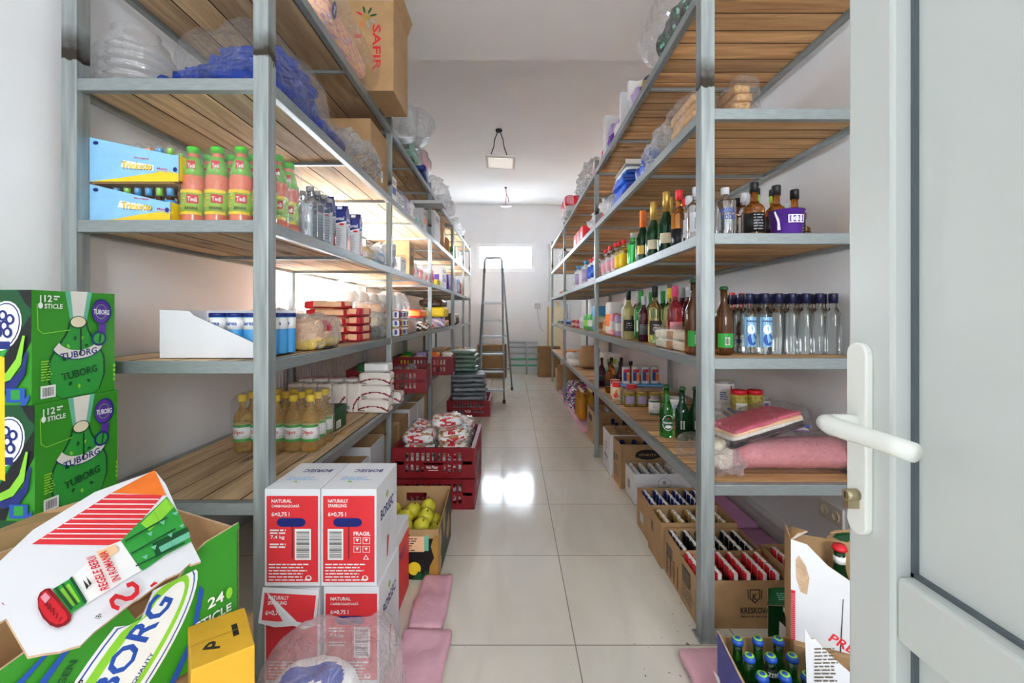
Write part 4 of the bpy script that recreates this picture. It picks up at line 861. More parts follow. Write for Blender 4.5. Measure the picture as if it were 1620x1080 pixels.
for (px, py, a) in ((505, 697, 0), (519, 688, 2), (546, 684, 4)):
    D = (CH - l1) * F / (py - VY); put('leaf', 'dry_leaf', X_(px, D), D, l1, 'dry yellow leaf lying on the boards, %s' % {0: 'nearest the shelf edge', 2: 'middle of three', 4: 'farthest from the green box'}[a], 'leaf', 'dry leaves on the lowest shelf', rz=a)
def napkin_fn(flip):
    def f(face, u, v):
        if face in ('front', 'right', 'top'):
            q = math.hypot(u - (1.0 if flip else .5), v - .0)
            if .48 < q < .56: return 'darkred'
            if .08 < u < .22 and .1 < v < .24: return 'grey'
        return 'napkin'
    return f
mat('napkin', 'efe8e0', .45, var=.07, scale=14, bump=.3, bscale=18)
KIT['napkin_v'] = [('pack', MB().puff(.088, .10, .185, 'napkin', .35, 16, .004, 16, 2, fn=napkin_fn(True)).mesh(), None)]
KIT['napkin_h'] = [('pack', MB().puff(.20, .11, .082, 'napkin', .45, 16, .004, 16, 5, fn=napkin_fn(False)).mesh(), None)]
for c_ in range(5): put('napkin_v', 'napkin_pack', -1.37 + c_ * .093, 2.84, l1, 'upright white napkin pack, %s from the wall in the front row' % ('first', 'second', 'third', 'fourth', 'fifth')[c_], 'napkin pack', 'upright napkin packs')
for c_ in range(5): soft('napkin_pack', 'upright pink napkin pack behind the white row, %s from the wall' % ('first', 'second', 'third', 'fourth', 'fifth')[c_], 'napkin pack', 'pink napkin packs', -1.36 + c_ * .10, 2.96, l1, .092, .10, .20, 'pink', lambda fc, u, v: 'white' if (int(v * 8) % 2) else 'pink', r=.35, seed=c_)
for c_ in range(3): put('napkin_h', 'napkin_pack', -.872, 2.86 + (c_ == 0) * -.03, l1 + c_ * .084, '%s white napkin pack of the flat stack at the shelf edge' % ('bottom', 'middle', 'top')[c_], 'napkin pack', 'flat napkin packs', rz=(-.05, .03, .0)[c_])
soft('tissue_pack', 'white and green tissue pack lying on the flat napkin stack', 'pack', None, -.885, 2.88, l1 + .254, .20, .12, .055, 'white', lambda fc, u, v: 'dark_green' if u < .3 and fc in ('front', 'top') else ('lightgrey' if fc == 'front' and v < .3 else 'white'), r=.4, seed=4)
put('napkin_h', 'napkin_pack', -.87, 3.12, l1, 'single white napkin pack just behind the second rack post', 'napkin pack')
# radiator under the window
m = MB(); m.box(0, .012, 0, 1.3, 0, .55, 'radiator')
for i in range(32): m.box(.012, .022, .02 + i * .04, .042 + i * .04, .02, .53, 'radiator')
m.box(.0, .044, 0, 1.3, .55, .57, 'radiator'); m.box(.022, .026, 0, 1.3, .0, .02, 'radiator')
tag(m.build('radiator', None, (WL + .003, 2.9, .33), bevel=.002), 'white ribbed wall radiator under the left window', 'radiator')
# --- second shelf
def salt_tray():
    r = empty('display_tray', (-1.085, 1.69, l2), 0, 'white cardboard tray with a slanting front full of blue capped tubes', 'tray'); w_, d = .40, .24
    m = MB(); fy = -.12
    m.slab([(-.16, fy, 0), (.2, fy, 0), (.2, fy, .04), (-.04, fy, .15), (-.055, fy, .165), (-.16, fy, .17)], .004, 'carton_white', 'kraft')
    m.box(-.16, .2, fy + .004, .116, 0, .004, 'carton_white'); m.box(-.16, .2, .116, .12, 0, .17, 'carton_white'); m.box(-.16, -.156, fy + .004, .116, 0, .17, 'carton_white'); m.box(.196, .2, fy + .004, .116, 0, .05, 'carton_white')
    m.build('tray_body', r)
salt_tray()
bottle('salt', .029, .155, .027, .140, .143, 'blue', 'navy', .014, 'white', (.095, .138), [('t', 'Sarea', -.02, .11, .016, 'blue', .04)], cap_r=.030)
KIT['salt'][0][1].materials[0] = MATS['sky_blue']
for r_ in range(3):
    for c_ in range(4): put('salt', 'salt_tube', -1.075 + c_ * .063, 1.625 + r_ * .064, l2 + .005, 'blue and white tube in the display tray, %s row, %s from its open end' % (('front', 'middle', 'back')[r_], ('fourth', 'third', 'second', 'first')[c_]), 'tube', 'blue capped tubes in the tray')
soft('pasta_bag', 'clear bag of beige pasta with a yellow lower half, nearest on the second shelf', 'bag', None, -.915, 2.02, l2, .17, .26, .135, 'peach', lambda fc, u, v: 'yellow' if v < .4 and fc != 'top' else ('red' if fc == 'right' and .3 < u < .5 and v > .6 else 'peach'), amp=.014, seed=3, film='film_thick', extra='pasta')
soft('pasta_bag', 'clear bag of pasta with a red and yellow label, behind the nearest bag', 'bag', None, -1.12, 2.10, l2, .18, .22, .16, 'peach', lambda fc, u, v: 'red' if .3 < u < .6 and v > .5 else ('gold' if v > .75 else 'peach'), amp=.014, seed=5, film='film_thick', extra='pasta')
tag(MB().puff(.10, .02, .012, 'black', 1, 6, .002, 20, 1).build('cutter', None, (-.853, 1.98, l2), rz=.5), 'small dark tool lying at the edge of the second shelf', 'tool')
for a in range(5):
    def fn(fc, u, v, a=a): return 'red' if (u < .28 or (fc == 'right' and v < .35)) else ('darkred' if fc == 'front' and v < .2 else 'peach')
    soft('biscuit_pack', 'red and cream biscuit pack, %s of the stack on the second shelf' % ('bottom', 'second', 'middle', 'fourth', 'top')[a], 'packet', 'biscuit packs in the stack', -1.03 + (a % 2) * .01, 2.50, l2 + a * .046, .21, .17, .045, 'peach', fn, r=.6, seed=a)
for a in range(4):
    soft('biscuit_pack', 'narrow red biscuit pack behind the cream stack, %s' % ('bottom', 'second', 'third', 'top')[a], 'packet', 'narrow biscuit packs', -.90, 2.60, l2 + a * .048, .09, .2, .046, 'red', lambda fc, u, v: 'peach' if fc in ('right', 'front') and .2 < u < .8 and v > .3 else 'crimson', r=.4, seed=a)
for a, (x, y, z, k) in enumerate(((-.93, 2.82, 0, 'dark_green'), (-.90, 2.98, 0, 'cream'), (-.92, 2.80, .075, 'cream'), (-.88, 2.95, .08, 'cream'), (-.95, 3.0, .15, 'peach'))):
    soft('bean_bag', '%s in clear film, %s of the bean heap before the paper cups' % (('dark green lentils', 'white beans', 'pale beans', 'cream beans', 'peach coloured beans')[a], ('low front', 'low rear', 'upper front', 'upper rear', 'topmost')[a]), 'bag', 'clear bags of beans', x, y, l2 + z, .17, .15, .075, k, r=1, amp=.01, seed=a, film='film_thick', extra='beans')
for a in range(3):
    soft('pillow_pack', '%s pack with blue stripes and a red band on the second shelf edge' % ('bottom yellow', 'middle yellow', 'top white')[a], 'packet', 'blue striped packs', -.86, 3.25, l2 + a * .062, .14, .28, .06, 'yellow', lambda fc, u, v, a=a: ('blue' if fc in ('right', 'front') and int(u * 9) % 2 and .2 < v < .8 else ('darkred' if v > .85 or u < .1 else ('white' if a == 2 or u > .4 else 'yellow'))), r=.5, seed=a)
for a in range(6):
    soft('paper_roll_pack', 'white wrapped roll, %s from the window end of the pack' % ('first', 'second', 'third', 'fourth', 'fifth', 'sixth')[a], 'roll', 'white wrapped rolls on the second shelf', -1.14 + a * .03, 3.10 + a * .13, l2 + .02, .13, .11, .30 + (a > 3) * .02, 'white', lambda fc, u, v: 'lightblue' if .3 < v < .42 and fc in ('right', 'front') and u > .4 else 'white', r=.8, amp=.006, seed=a, n=10)
bag('plastic_bag', 'clear film covering the white rolls on the second shelf', 'bag', None, -1.05, 3.45, l2 + .01, .40, .95, .36, 'film', 4, .015, 20)
soft('bun_bag', 'brown bun in a clear bag beyond the striped packs', 'bag', None, -.88, 3.60, l2, .16, .16, .11, 'bread', r=1, amp=.008, film='film_thick', extra='bun')
cols = ['orange', 'black', 'brown', 'yellow', 'red', 'white', 'lilac', 'darkred', 'gold', 'brown', 'purple', 'white']
rnd = random.Random(21)
nm = {'lilac': 'pale purple', 'darkred': 'dark red', 'gold': 'golden', 'lightgrey': 'light grey', 'lightblue': 'light blue', 'navy': 'navy blue'}
for a, k in enumerate(cols):
    y = 3.85 + a * .19
    soft('sweet_pack', '%s sweet pack, %s of the row between the wrapped rolls and the rack joint' % (nm.get(k, k), ('first', 'second', 'third', 'fourth', 'fifth', 'sixth', 'seventh', 'eighth', 'ninth', 'tenth', 'eleventh', 'last')[a]), 'packet', 'sweet packs on the second shelf', -.93 + rnd.uniform(-.06, .06), y, l2 + .0, .20, .15, rnd.uniform(.05, .12), k, lambda fc, u, v, k=k: k if (u + v) % .6 > .18 else ('white' if k != 'white' else 'orange'), r=.6, amp=.012, seed=a, rz=rnd.uniform(-.5, .5))
soft('sweet_pack', 'bright yellow packet lying on the brown sweets', 'packet', None, -.90, 5.35, l2 + .12, .22, .34, .12, 'yellow', r=.5, amp=.008, seed=2)
soft('sweet_pack', 'dark brown chocolate bags heaped above the yellow packet', 'packet', None, -.95, 5.35, l2 + .24, .28, .4, .09, 'brown', lambda fc, u, v: 'black' if (u * 3 + v) % 1 < .4 else 'brown', r=.9, amp=.02, seed=3)
soft('sweet_pack', 'black and cream packet at the far end of the second shelf', 'packet', None, -.90, 6.6, l2, .2, .5, .16, 'brown', lambda fc, u, v: 'cream' if u > .7 else 'brown', r=.8, amp=.02, seed=6)
soft('sweet_pack', 'orange packet on the second shelf beside the wrapped rolls', 'packet', None, -.98, 4.3, l2 + .12, .26, .3, .08, 'orange', lambda fc, u, v: 'red' if v < .3 else 'orange', r=.6, amp=.01, seed=7)
# --- third shelf
def trink(zz, label, x0, w_, hl, hr, y=1.50):
    e = empty('drink_tray', (x0, y, zz), 0, label, 'tray'); d = .22
    m = MB(); m.slab([(0, 0, 0), (w_, 0, 0), (w_, 0, hr), (w_ * .93, 0, hr), (0, 0, hl)], .004, 'lightblue', 'kraft')
    m.box(0, w_, .004, d, 0, .004, 'kraft'); m.slab([(w_, .004, 0), (w_, d, 0), (w_, d, hr), (w_, .004, hr)], .004, 'yellow', 'kraft'); m.box(0, w_ - .005, d - .004, d, .004, hr, 'lightblue')
    art(m, FR(0, 0), [('p', [(.0, .0), (w_, 0), (w_, .028), (w_ * .8, .032), (w_ * .55, .022), (.10, .012)], 'yellow'), ('p', [(w_ * .35, .05), (w_ * .72, .035), (w_ * .72, .055), (w_ * .38, .072)], 'white'),
                      ('t', 'Trinketto', .108, .042, .026, 'navy', .104, -3), ('t', 'Trinketto', .110, .044, .0225, 'yellow', .10, -3), ('t', 'the original', .15, .077, .007, 'red', .05, -6), ('t', 'Mama', .228, .041, .007, 'hotpink', .035, -5), ('t', 'TRINKETTO', .222, .029, .009, 'yellow', .06, -4), ('e', .022, hl - .02, .009, .006, 'navy'), ('e', w_ * .965, .04, .007, .008, 'navy')])
    m.build('tray_body', e)
trink(l3, 'lower blue and yellow tray of small squeeze bottles', -1.43, .272, .128, .068)
trink(l3 + .137, 'upper blue and yellow tray of small squeeze bottles', -1.43, .300, .150, .090)
closed('cardboard_packing', 'thin kraft sheet between the two blue trays', 'cardboard', None, -1.28, 1.60, l3 + .131, .28, .20, .004, 'kraft')
for nmk, capk in (('squeeze_b', 'sky_blue'), ('squeeze_g', 'lime'), ('squeeze_r', 'orange')):
    bottle(nmk, .0155, .118, .007, .07, .088, 'glass_brown', capk, .026, 'sky_blue', (.06, .075), cap_r=.010)
    KIT[nmk].append(('clear_dust_cap', MB().lathe([(.013, .09), (.013, .125), (.009, .132)], 'tub_clear', 12).mesh(), 1))
for lv, zz in ((0, l3 + .005), (1, l3 + .142)):
    for r_ in range(4):
        for c_ in range(7):
            if zz < l3 + .1 and r_ > 2: continue
            k = ('squeeze_b', 'squeeze_g', 'squeeze_b', 'squeeze_r', 'squeeze_g', 'squeeze_b')[(r_ * 3 + c_ * 2 + lv) % 6]
            put(k, 'squeeze_bottle', -1.40 + c_ * .037, 1.532 + r_ * .05, zz, 'small squeeze bottle with %s cap in the %s tray, %s row, %s from the wall' % ({'squeeze_b': 'blue', 'squeeze_g': 'green', 'squeeze_r': 'orange'}[k], ('lower', 'upper')[lv], N_[r_], ('first', 'second', 'third', 'fourth', 'fifth', 'sixth', 'seventh')[c_]), 'bottle', 'small squeeze bottles in the blue trays')
mat('tedi_orange', 'e0795a', .25, var=.04, coat=.5); mat('green_cap', '4cc233', .4); mat('green_clear', '7cc04a', .25, coat=.4)
bottle('tedi', .037, .268, .017, .150, .232, 'tedi_orange', 'green_cap', .022, 'tea_label', (.03, .115), [('r', -.045, .103, .045, .115, 'yellow'), ('r', -.045, .03, .045, .040, 'yellow'), ('r', .002, .068, .036, .098, 'red'), ('t', 'Tedi', .005, .074, .016, 'white', .026), ('t', 'BANANE', -.002, .046, .010, 'ink', .036), ('lines', -.042, .092, -.002, 5, .009, .004, 'yellow')], cap_r=.021)
KIT['tedi'].append(('upper_sleeve', (lambda m: art(m, curved(cylmap(.030)), [('r', .0, .185, .022, .215, 'red'), ('t', 'Tedi', .003, .190, .014, 'white', .018)], .004).mesh())(MB().lathe([(.0352, .165), (.0325, .19), (.026, .212), (.019, .232)], 'green_clear', 20)), None))
for r_ in range(3):
    for c_ in range(4):
        put('tedi', 'juice_bottle', -1.112 + c_ * .083, 1.552 + r_ * .08, l3, 'orange juice bottle with green cap, %s row, %s' % (N_[r_], ('next to the blue trays', 'second from the blue trays', 'third from the blue trays', 'nearest the aisle')[c_]), 'bottle', 'orange juice bottles on the third shelf')
tag(MB().puff(.345, .255, .265, 'film', .35, 14, .005, 14, 6).build('shrink_wrap', None, (-.988, 1.632, l3 + .001)), 'clear shrink wrap round the orange juice bottles', 'wrap')
bottle('water', .030, .215, .012, .15, .185, 'water_pet', 'grey', .02, None, cap_r=.016)
for r_ in range(4):
    for c_ in range(2): put('water', 'water_bottle', -.90 + c_ * .062, 1.84 + r_ * .063, l3, 'clear water bottle with grey cap, %s pair, %s side' % (N_[r_], ('wall', 'aisle')[c_]), 'bottle', 'clear water bottles on the third shelf')
def sant():
    m = MB(); w_ = .036
    m.box(-w_, w_, -w_, w_, 0, .20, 'lightgrey'); m.add([(-w_, -w_, .2), (w_, -w_, .2), (w_, w_, .2), (-w_, w_, .2), (-w_, 0.0, .235), (w_, 0.0, .235)], [(0, 1, 5, 4), (2, 3, 4, 5), (1, 2, 5), (3, 0, 4)], 'navy')
    for f in (FR(-w_, -w_), RT(w_, -w_)):
        art(m, f, [('p', [(0, .13), (.072, .15), (.072, .2), (0, .2)], 'navy'), ('p', [(0, .125), (.072, .145), (.072, .152), (0, .133)], 'white'), ('t', 'Santal', .012, .155, .018, 'white', .05), ('e', .05, .135, .012, .006, 'red'), ('lines', .008, .11, .06, 8, .011, .004, 'grey')])
    art(m, RT(w_, -w_), [('p', [(.0, .0), (.072, 0), (.072, .09), (.02, .09)], 'crimson'), ('e', .04, .04, .02, .025, 'orange')], .002)
    m.box(-.011, .011, -w_ + .012, -w_ + .03, .212, .225, 'white')
    return m.mesh()
KIT['santal'] = [('juice_carton', sant(), None)]
for a, (x, y) in enumerate(((-.865, 2.06), (-.865, 2.24), (-.865, 2.43), (-.945, 2.10), (-.945, 2.30))):
    put('santal', 'juice_carton', x, y, l3, 'blue and grey juice carton with gabled top, %s' % ('nearest of the front three', 'middle of the front three', 'farthest of the front three', 'nearer one behind', 'farther one behind')[a], 'carton', 'juice cartons on the third shelf', rz=(.15, .1, .12, 0, .1)[a])
def misc(level, items, X0=-.86):
    for a, (y, w_, d, h, k, k2, kind, label, cat) in enumerate(items):
        fn = (lambda fc, u, v, k=k, k2=k2: (k2 if (.25 < v < .6 and .15 < u < .85) else k)) if kind != 'bag' else None
        if kind == 'box': closed('packaged_goods', label, cat, None, X0 - w_ / 2 + .04, y, level, w_, d, h, k, [('F', [('r', w_ * .15, h * .3, w_ * .85, h * .6, k2)]), ('R', [('r', d * .15, h * .3, d * .85, h * .6, k2), ('lines', d * .2, h * .8, d * .8, 2, h * .08, h * .04, 'ink_soft')])])
        elif kind == 'soft': soft('packet', label, cat, None, X0 - w_ / 2 + .04, y, level, w_, d, h, k, fn, r=.6, amp=.008, seed=a, rz=.1)
        elif kind == 'wrap': soft('packet', label, cat, None, X0 - w_ / 2 + .04, y, level, w_, d, h, k, fn, r=.6, amp=.008, seed=a, film='film_thick')
        else: bag('plastic_bag', label, cat, None, X0 - w_ / 2 + .04, y, level, w_, d, h, k, a + int(y * 7), .03, 22, 14)
misc(l3, [(2.62, .12, .10, .08, 'gold', 'lightgrey', 'wrap', 'small wrapped jars beyond the juice cartons on the third shelf', 'packet'),
          (2.78, .14, .14, .085, 'lightblue', 'white', 'wrap', 'blue and white wrapped packet before the second rack post', 'packet'),
          (2.92, .16, .12, .10, 'white', 'navy', 'soft', 'white packet with a navy panel at the second rack post', 'packet'),
          (3.14, .18, .14, .19, 'lightgrey', 'white', 'bag', 'silver grey bag just behind the second rack post', 'bag'),
          (3.34, .16, .16, .11, 'white', 'lightgrey', 'box', 'low white box beside the silver grey bag', 'box'),
          (3.36, .15, .14, .08, 'white', 'lightblue', 'soft', 'white pack on the third shelf behind the low white box', 'packet'),
          (3.62, .20, .16, .27, 'kraft', 'kraft_dark', 'box', 'open brown box standing tall in the middle of the third shelf', 'box'),
          (3.86, .18, .16, .12, 'white', 'pink', 'soft', 'white sachets with pink print beside the tall brown box', 'packet'),
          (4.06, .16, .12, .11, 'pink', 'white', 'soft', 'pink sachets before the third rack post', 'packet'),
          (4.25, .2, .14, .10, 'white', 'crimson', 'soft', 'white packet with a crimson panel at the third rack post', 'packet'),
          (4.62, .14, .2, .16, 'pink', 'red', 'soft', 'leaning red and pink magazine just past the third rack post', 'packet'),
          (4.95, .2, .2, .07, 'yellow', 'lime', 'box', 'low yellow box on the third shelf', 'box'),
          (5.35, .24, .34, .26, 'white', 'purple', 'box', 'white and purple box on the third shelf near the rack joint', 'box'),
          (5.80, .2, .2, .2, 'purple', 'lilac', 'box', 'small purple box at the rack joint', 'box')])
misc(l3, [(6.35 + .19 * a, .13, .13, h, k, k2, 'soft', '%s upright packet, %s past the rack joint' % (nm.get(k, k), n), 'packet') for a, (h, k, k2, n) in enumerate(((.24, 'lightgrey', 'pink', 'first'), (.22, 'white', 'grey', 'second'), (.22, 'lightblue', 'white', 'third'), (.24, 'lilac', 'white', 'fourth'), (.2, 'darkred', 'pink', 'fifth'), (.22, 'peach', 'green', 'sixth'), (.2, 'darkgrey', 'grey', 'seventh')))])
# --- fourth shelf
def big_jar():
    prof = [(0, .004), (.09, 0), (.105, .01)]
    for i in range(5):
        z = .018 + i * .034; prof += [(.110, z), (.122, z + .012), (.122, z + .020), (.109, z + .034)]
    prof += [(.108, .195), (.10, .222), (.072, .245), (.074, .268)]
    inner = [(r - .003, z) for r, z in reversed(prof[2:])]
    tag(MB().lathe(prof + inner, 'tub_clear', 32).build('glass_jar', None, (-1.402, 1.66, l4)), 'large ribbed clear jar on the fourth shelf against the wall', 'jar')
big_jar()
e = empty('plastic_bag', (-1.03, 1.80, l4), 0, 'clear plastic bag of folded blue fabric on the fourth shelf', 'bag')
for a in range(6): MB().puff(.40 - a * .03, .46 - a * .035, .055, 'cobalt', .9, 22, .026, 11, a + 3, c=(-.02 + a * .012, -.02 + .008 * a, .004 + a * .036)).build('folded_cloth', e)
MB().puff(.44, .52, .285, 'film', 1, 26, .03, 8, 11).build('bag_film', e)
e = empty('plastic_bag', (-.868, 2.04, l4), 0, 'clear bag of dark blue fabric spilling along the shelf edge', 'bag')
MB().puff(.10, .34, .075, 'navy', 1, 12, .014, 12, 3, fn=lambda f_, u, v: 'cobalt' if u < .5 else 'navy').build('folded_cloth', e); MB().puff(.13, .42, .13, 'film', 1, 20, .02, 14, 2).build('bag_film', e)
bag('plastic_bag', 'bunch of crumpled clear bags before the brown box on the fourth shelf', 'bag', None, -.855, 2.46, l4 + .0, .16, .48, .16, 'film_thick', 3, .045, 34, 15)
closed('cardboard_box', 'plain brown cardboard box on the fourth shelf at the second rack post', 'box', None, -1.00, 2.75, l4, .36, .36, .355, 'kraft', [('R', [('r', .20, .05, .24, .12, 'white')])], bev=.003)
misc(l4, [(3.08, .14, .13, .17, 'white', 'blue', 'box', 'white box with a blue stripe just behind the second rack post', 'box'),
          (3.30, .16, .20, .12, 'white', 'lightgrey', 'wrap', 'wrapped round white roll on the fourth shelf edge', 'packet'),
          (3.50, .16, .18, .15, 'lilac', 'white', 'soft', 'pale purple and white packet on the fourth shelf', 'packet'),
          (3.72, .16, .18, .15, 'white', 'lightgrey', 'soft', 'white gauze pack on the fourth shelf', 'packet'),
          (3.95, .16, .18, .10, 'lightgrey', 'mint', 'soft', 'grey and mint packet on the fourth shelf', 'packet'),
          (4.16, .2, .16, .20, 'lightgrey', 'orange', 'box', 'grey box with an orange food picture near the third rack post', 'box'),
          (4.85, .3, .36, .32, 'carton_white', 'white', 'box', 'large white box past the third rack post on the fourth shelf', 'box'),
          (5.35, .26, .34, .33, 'kraft', 'cream', 'soft', 'brown paper sack on the fourth shelf', 'bag'),
          (5.78, .22, .2, .22, 'bread', 'kraft', 'soft', 'brown paper packet at the rack joint on the fourth shelf', 'bag'),
          (6.5, .2, .2, .2, 'green', 'white', 'box', 'green and white box first past the rack joint', 'box'), (6.9, .2, .24, .2, 'white', 'lime', 'box', 'white and lime box second past the rack joint', 'box'), (7.2, .2, .2, .18, 'dark_green', 'white', 'box', 'dark green box at the far end of the fourth shelf', 'box')])
closed('display_tray', 'flat grey cardboard tray sticking out over the orange food box', 'tray', None, -.80, 4.22, l4 + .25, .30, .22, .03, 'lightgrey')
# --- top shelf
e = empty('flour_pack', (-.865, 2.12, l5 + .004), 0, 'peach flowered pack in clear film hanging over the top shelf edge', 'packet')
b = MB().puff(.17, .56, .13, 'peach', .8, 16, .008, 9, 3, fn=lambda f_, u, v: 'pink' if (u * 2.3 + v * 1.7) % .5 < .13 else ('lilac' if (u * 3.1 - v) % 1 < .07 else 'peach'))
art(b, planemap((.072, -.2, .02), (.3, .2, 1), (-1, 0, .3)), [], .01)
b.build('contents', e); f = RT(.088, -.28); l = MB(); art(l, f, [('e', .07, .07, .045, .022, 'navy', 70), ('t', 'Lady', .075, .05, .02, 'white', .045, 70)], .012); l.build('printed_label', e)
MB().puff(.215, .80, .18, 'film', 1, 24, .018, 12, 8, c=(.03, .04, 0)).build('bag_film', e)
def safir():
    e = empty('cardboard_box', (-.835, 2.62, l5 + .003), 0, 'large brown cardboard box with red vertical lettering on the top shelf', 'box')
    m = MB(); hw, hd, h = .178, .165, .50; m.box(-hw, hw, -hd, hd, 0, h, 'kraft'); cx, cy = .205, .405
    it = [('t', 'SAFIR', .240, .365, .045, 'red', .255, -90), ('e', cx, cy, .016, .016, 'gold')]
    for a, k in enumerate(('red', 'dark_green', 'dark_green', 'dark_green', 'grey', 'grey', 'orange')):
        an = R(150 - a * 45); it.append(('e', cx + .042 * math.cos(an), cy + .042 * math.sin(an), .02, .006, k, math.degrees(an)))
    it += [('r', .14, .29, .18, .31, 'red'), ('lines', .11, .16, .13, 6, .02, .006, 'ink'), ('p', [(.09, .44), (.1, .46), (.09, .48), (.1, .46)], 'ink')]
    art(m, FR(-hw, -hd), it); art(m, planemap((-hw, hd, 0), (1, 0, 0), (0, -1, 0)), [('r', .2, .02, .22, .12, 'ink_soft')])
    m.build('box_body', e, bevel=.003); MB().slab([(hw, -hd, h), (hw, hd, h), (hw + .03, hd, h + .08), (hw + .03, -hd, h + .08)], .004, 'kraft', None, 'kraft_torn').build('flap', e)
safir()
KIT['tub'] = [('plastic_tub', MB().lathe([(.10, 0), (.125, .05), (.13, .20), (.127, .2), (.122, .05), (.097, .003)], 'film_thick', 24).mesh(), None), ('rim', MB().lathe([(.133, .195), (.133, .205), (.125, .205)], 'tub_clear', 24).mesh(), None)]
put('tub', 'plastic_tub', -.80, 3.13, l5, 'clear plastic tub standing beside the red lettered box on the top shelf', 'tub'); put('tub', 'plastic_tub', -.80, 3.52, l5 + .165, 'clear plastic tub lying on its side on the top shelf', 'tub', rot=(R(75), 0, R(30)))
misc(l5, [(3.55, .2, .34, .10, 'mint', 'dark_green', 'wrap', 'green packet under the tubs on the top shelf', 'packet'), (3.98, .2, .36, .05, 'navy', 'blue', 'soft', 'navy blue packet under the pink striped pack on the top shelf', 'packet'),
          (4.55, .2, .5, .18, 'film_thick', '', 'bag', 'crumpled clear bags past the pink pack on the top shelf', 'bag'), (5.15, .2, .6, .30, 'film_thick', '', 'bag', 'tall bunch of clear bags in the middle of the top shelf', 'bag'), (5.75, .2, .55, .26, 'film_thick', '', 'bag', 'bunch of clear bags at the rack joint on the top shelf', 'bag'), (6.6, .18, .9, .12, 'film_thick', '', 'bag', 'clear bag hanging from the end of the farther rack', 'bag')], -.80)
soft('packet', 'pink striped pack in clear film on the top shelf', 'packet', None, -.86, 3.98, l5 + .062, .2, .34, .13, 'pink', lambda fc, u, v: 'hotpink' if (u * 5) % 1 < .25 else 'pink', r=.6, amp=.008, seed=3, film='film_thick')
# --- under the lowest shelf: open cartons on the floor
bottle('greencap', .035, .30, .014, .17, .24, 'glass_green', 'green_cap', .025, 'white', (.07, .14), cap_r=.017)
oc = [(2.50, .36, 'carton_white', 'nearest'), (2.82, .40, 'carton_white', 'second'), (3.16, .38, 'kraft', 'third'), (3.50, .39, 'kraft', 'fourth'), (3.84, .41, 'carton_white', 'fifth'), (4.16, .41, 'carton_white', 'sixth'), (4.60, .42, 'kraft', 'seventh')]
for y, h, k, n in oc:
    carton('open_carton', 'open %s carton under the lowest left shelf, %s from the camera' % ('white' if k != 'kraft' else 'brown', n), 'carton', 'open cartons under the left rack', -1.065, y, 0, .42, .29, h, k, 'kraft')
for a in range(6): put('greencap', 'green_capped_bottle', -1.18 + (a % 3) * .12, 2.44 + (a // 3) * .10, .006, 'bottle with bright green cap in the nearest open carton, %s' % ('front wall side', 'front middle', 'front aisle side', 'rear wall side', 'rear middle', 'rear aisle side')[a], 'bottle', 'green capped bottles in the open carton', sc_=(1, 1, 1.1))
mat('tomato', 'd6452a', .35, var=.15); KIT['tomato'] = [('red_fruit', MB().puff(.075, .075, .065, 'tomato', 1, 8, .002, 9, 1).mesh(), None)]
for bi, y0 in enumerate((3.16, 3.50)):
    closed('cardboard_packing', 'folded card lining the %s brown open carton' % ('third', 'fourth')[bi], 'cardboard', None, -1.065, y0, .006, .38, .25, .27, 'kraft_dark')
    for a in range(10): put('tomato', 'tomato', -1.215 + (a % 5) * .077, y0 - .06 + (a // 5) * .09, .278, 'tomato in the %s open carton, %s row, %s from the wall' % (('third', 'fourth')[bi], ('front', 'rear')[a // 5], ('first', 'second', 'third', 'fourth', 'fifth')[a % 5]), 'tomato', 'tomatoes in the %s open carton' % ('third', 'fourth')[bi], rz=a)
KIT['capbottle'] = KIT['water']
for a in range(6): put('capbottle', 'bottle', -1.15 + (a % 3) * .10, 4.50 + (a // 3) * .09, .006, 'clear bottle in the farthest brown open carton, %s row, %s from the wall' % (('front', 'rear')[a // 3], ('first', 'second', 'third')[a % 3]), 'bottle', 'clear bottles in the farthest open carton', sc_=(1, 1, 1.4))
# --- back of the room
closed('cardboard_box', 'large brown box standing behind the stepladder', 'box', None, -.39, 8.55, 0, .55, .3, .62, 'kraft_dark', [('F', [('r', .0, .5, .55, .51, 'ink_soft')])]); closed('cardboard_box', 'brown box standing by the far right wall corner', 'box', None, .70, 8.62, 0, .42, .28, .58, 'kraft_dark')
tag(MB().box(0, .3, 0, .02, 0, 1.35, 'cream').box(-.02, .0, -.0, .02, 0, 1.35, 'gold').build('wooden_board', None, (.72, 8.9, 0), bevel=.002), 'tall pale wooden board with a golden edge leaning at the back wall', 'board')
tag(MB().box(0, .05, 0, .05, 0, 1.15, 'trunk').box(0, .35, .05, .055, 0, 1.15, 'white').build('white_panel', None, (.70, 8.86, 1.45), bevel=.003), 'white panel on the back wall above the wooden board', 'panel')
e = empty('wall_socket', (.50, BK, 1.35), 0, 'small grey junction box with a hanging cable on the back wall', 'socket')
MB().box(-.06, .06, -.03, 0, -.04, .07, 'lightgrey').build('box_body', e, bevel=.004); MB().tube([(0, -.02, -.04), (.02, -.02, -.25), (.06, -.02, -.42), (.12, -.02, -.5)], .004, 'grey', 6).build('cable', e)
e = empty('wall_pipes', (0, BK, 0), 0, 'grey pipes running low along the back wall', 'pipe')
for z in (.18, .30, .42, .55, .64): MB().tube([(-.08, -.06 - .02 * (z > .5), z), (.50, -.06, z)], .022, 'mint' if z < .4 else 'trunk', 8).build('pipe', e)
MB().tube([(.28, -.1, .0), (.28, -.1, .66)], .018, 'trunk', 8).build('riser', e)
e = empty('meter', (1.02, 8.93, 1.25), 0, 'grey pipe fitting with a yellow hose on the back wall behind the right rack', 'pipe')
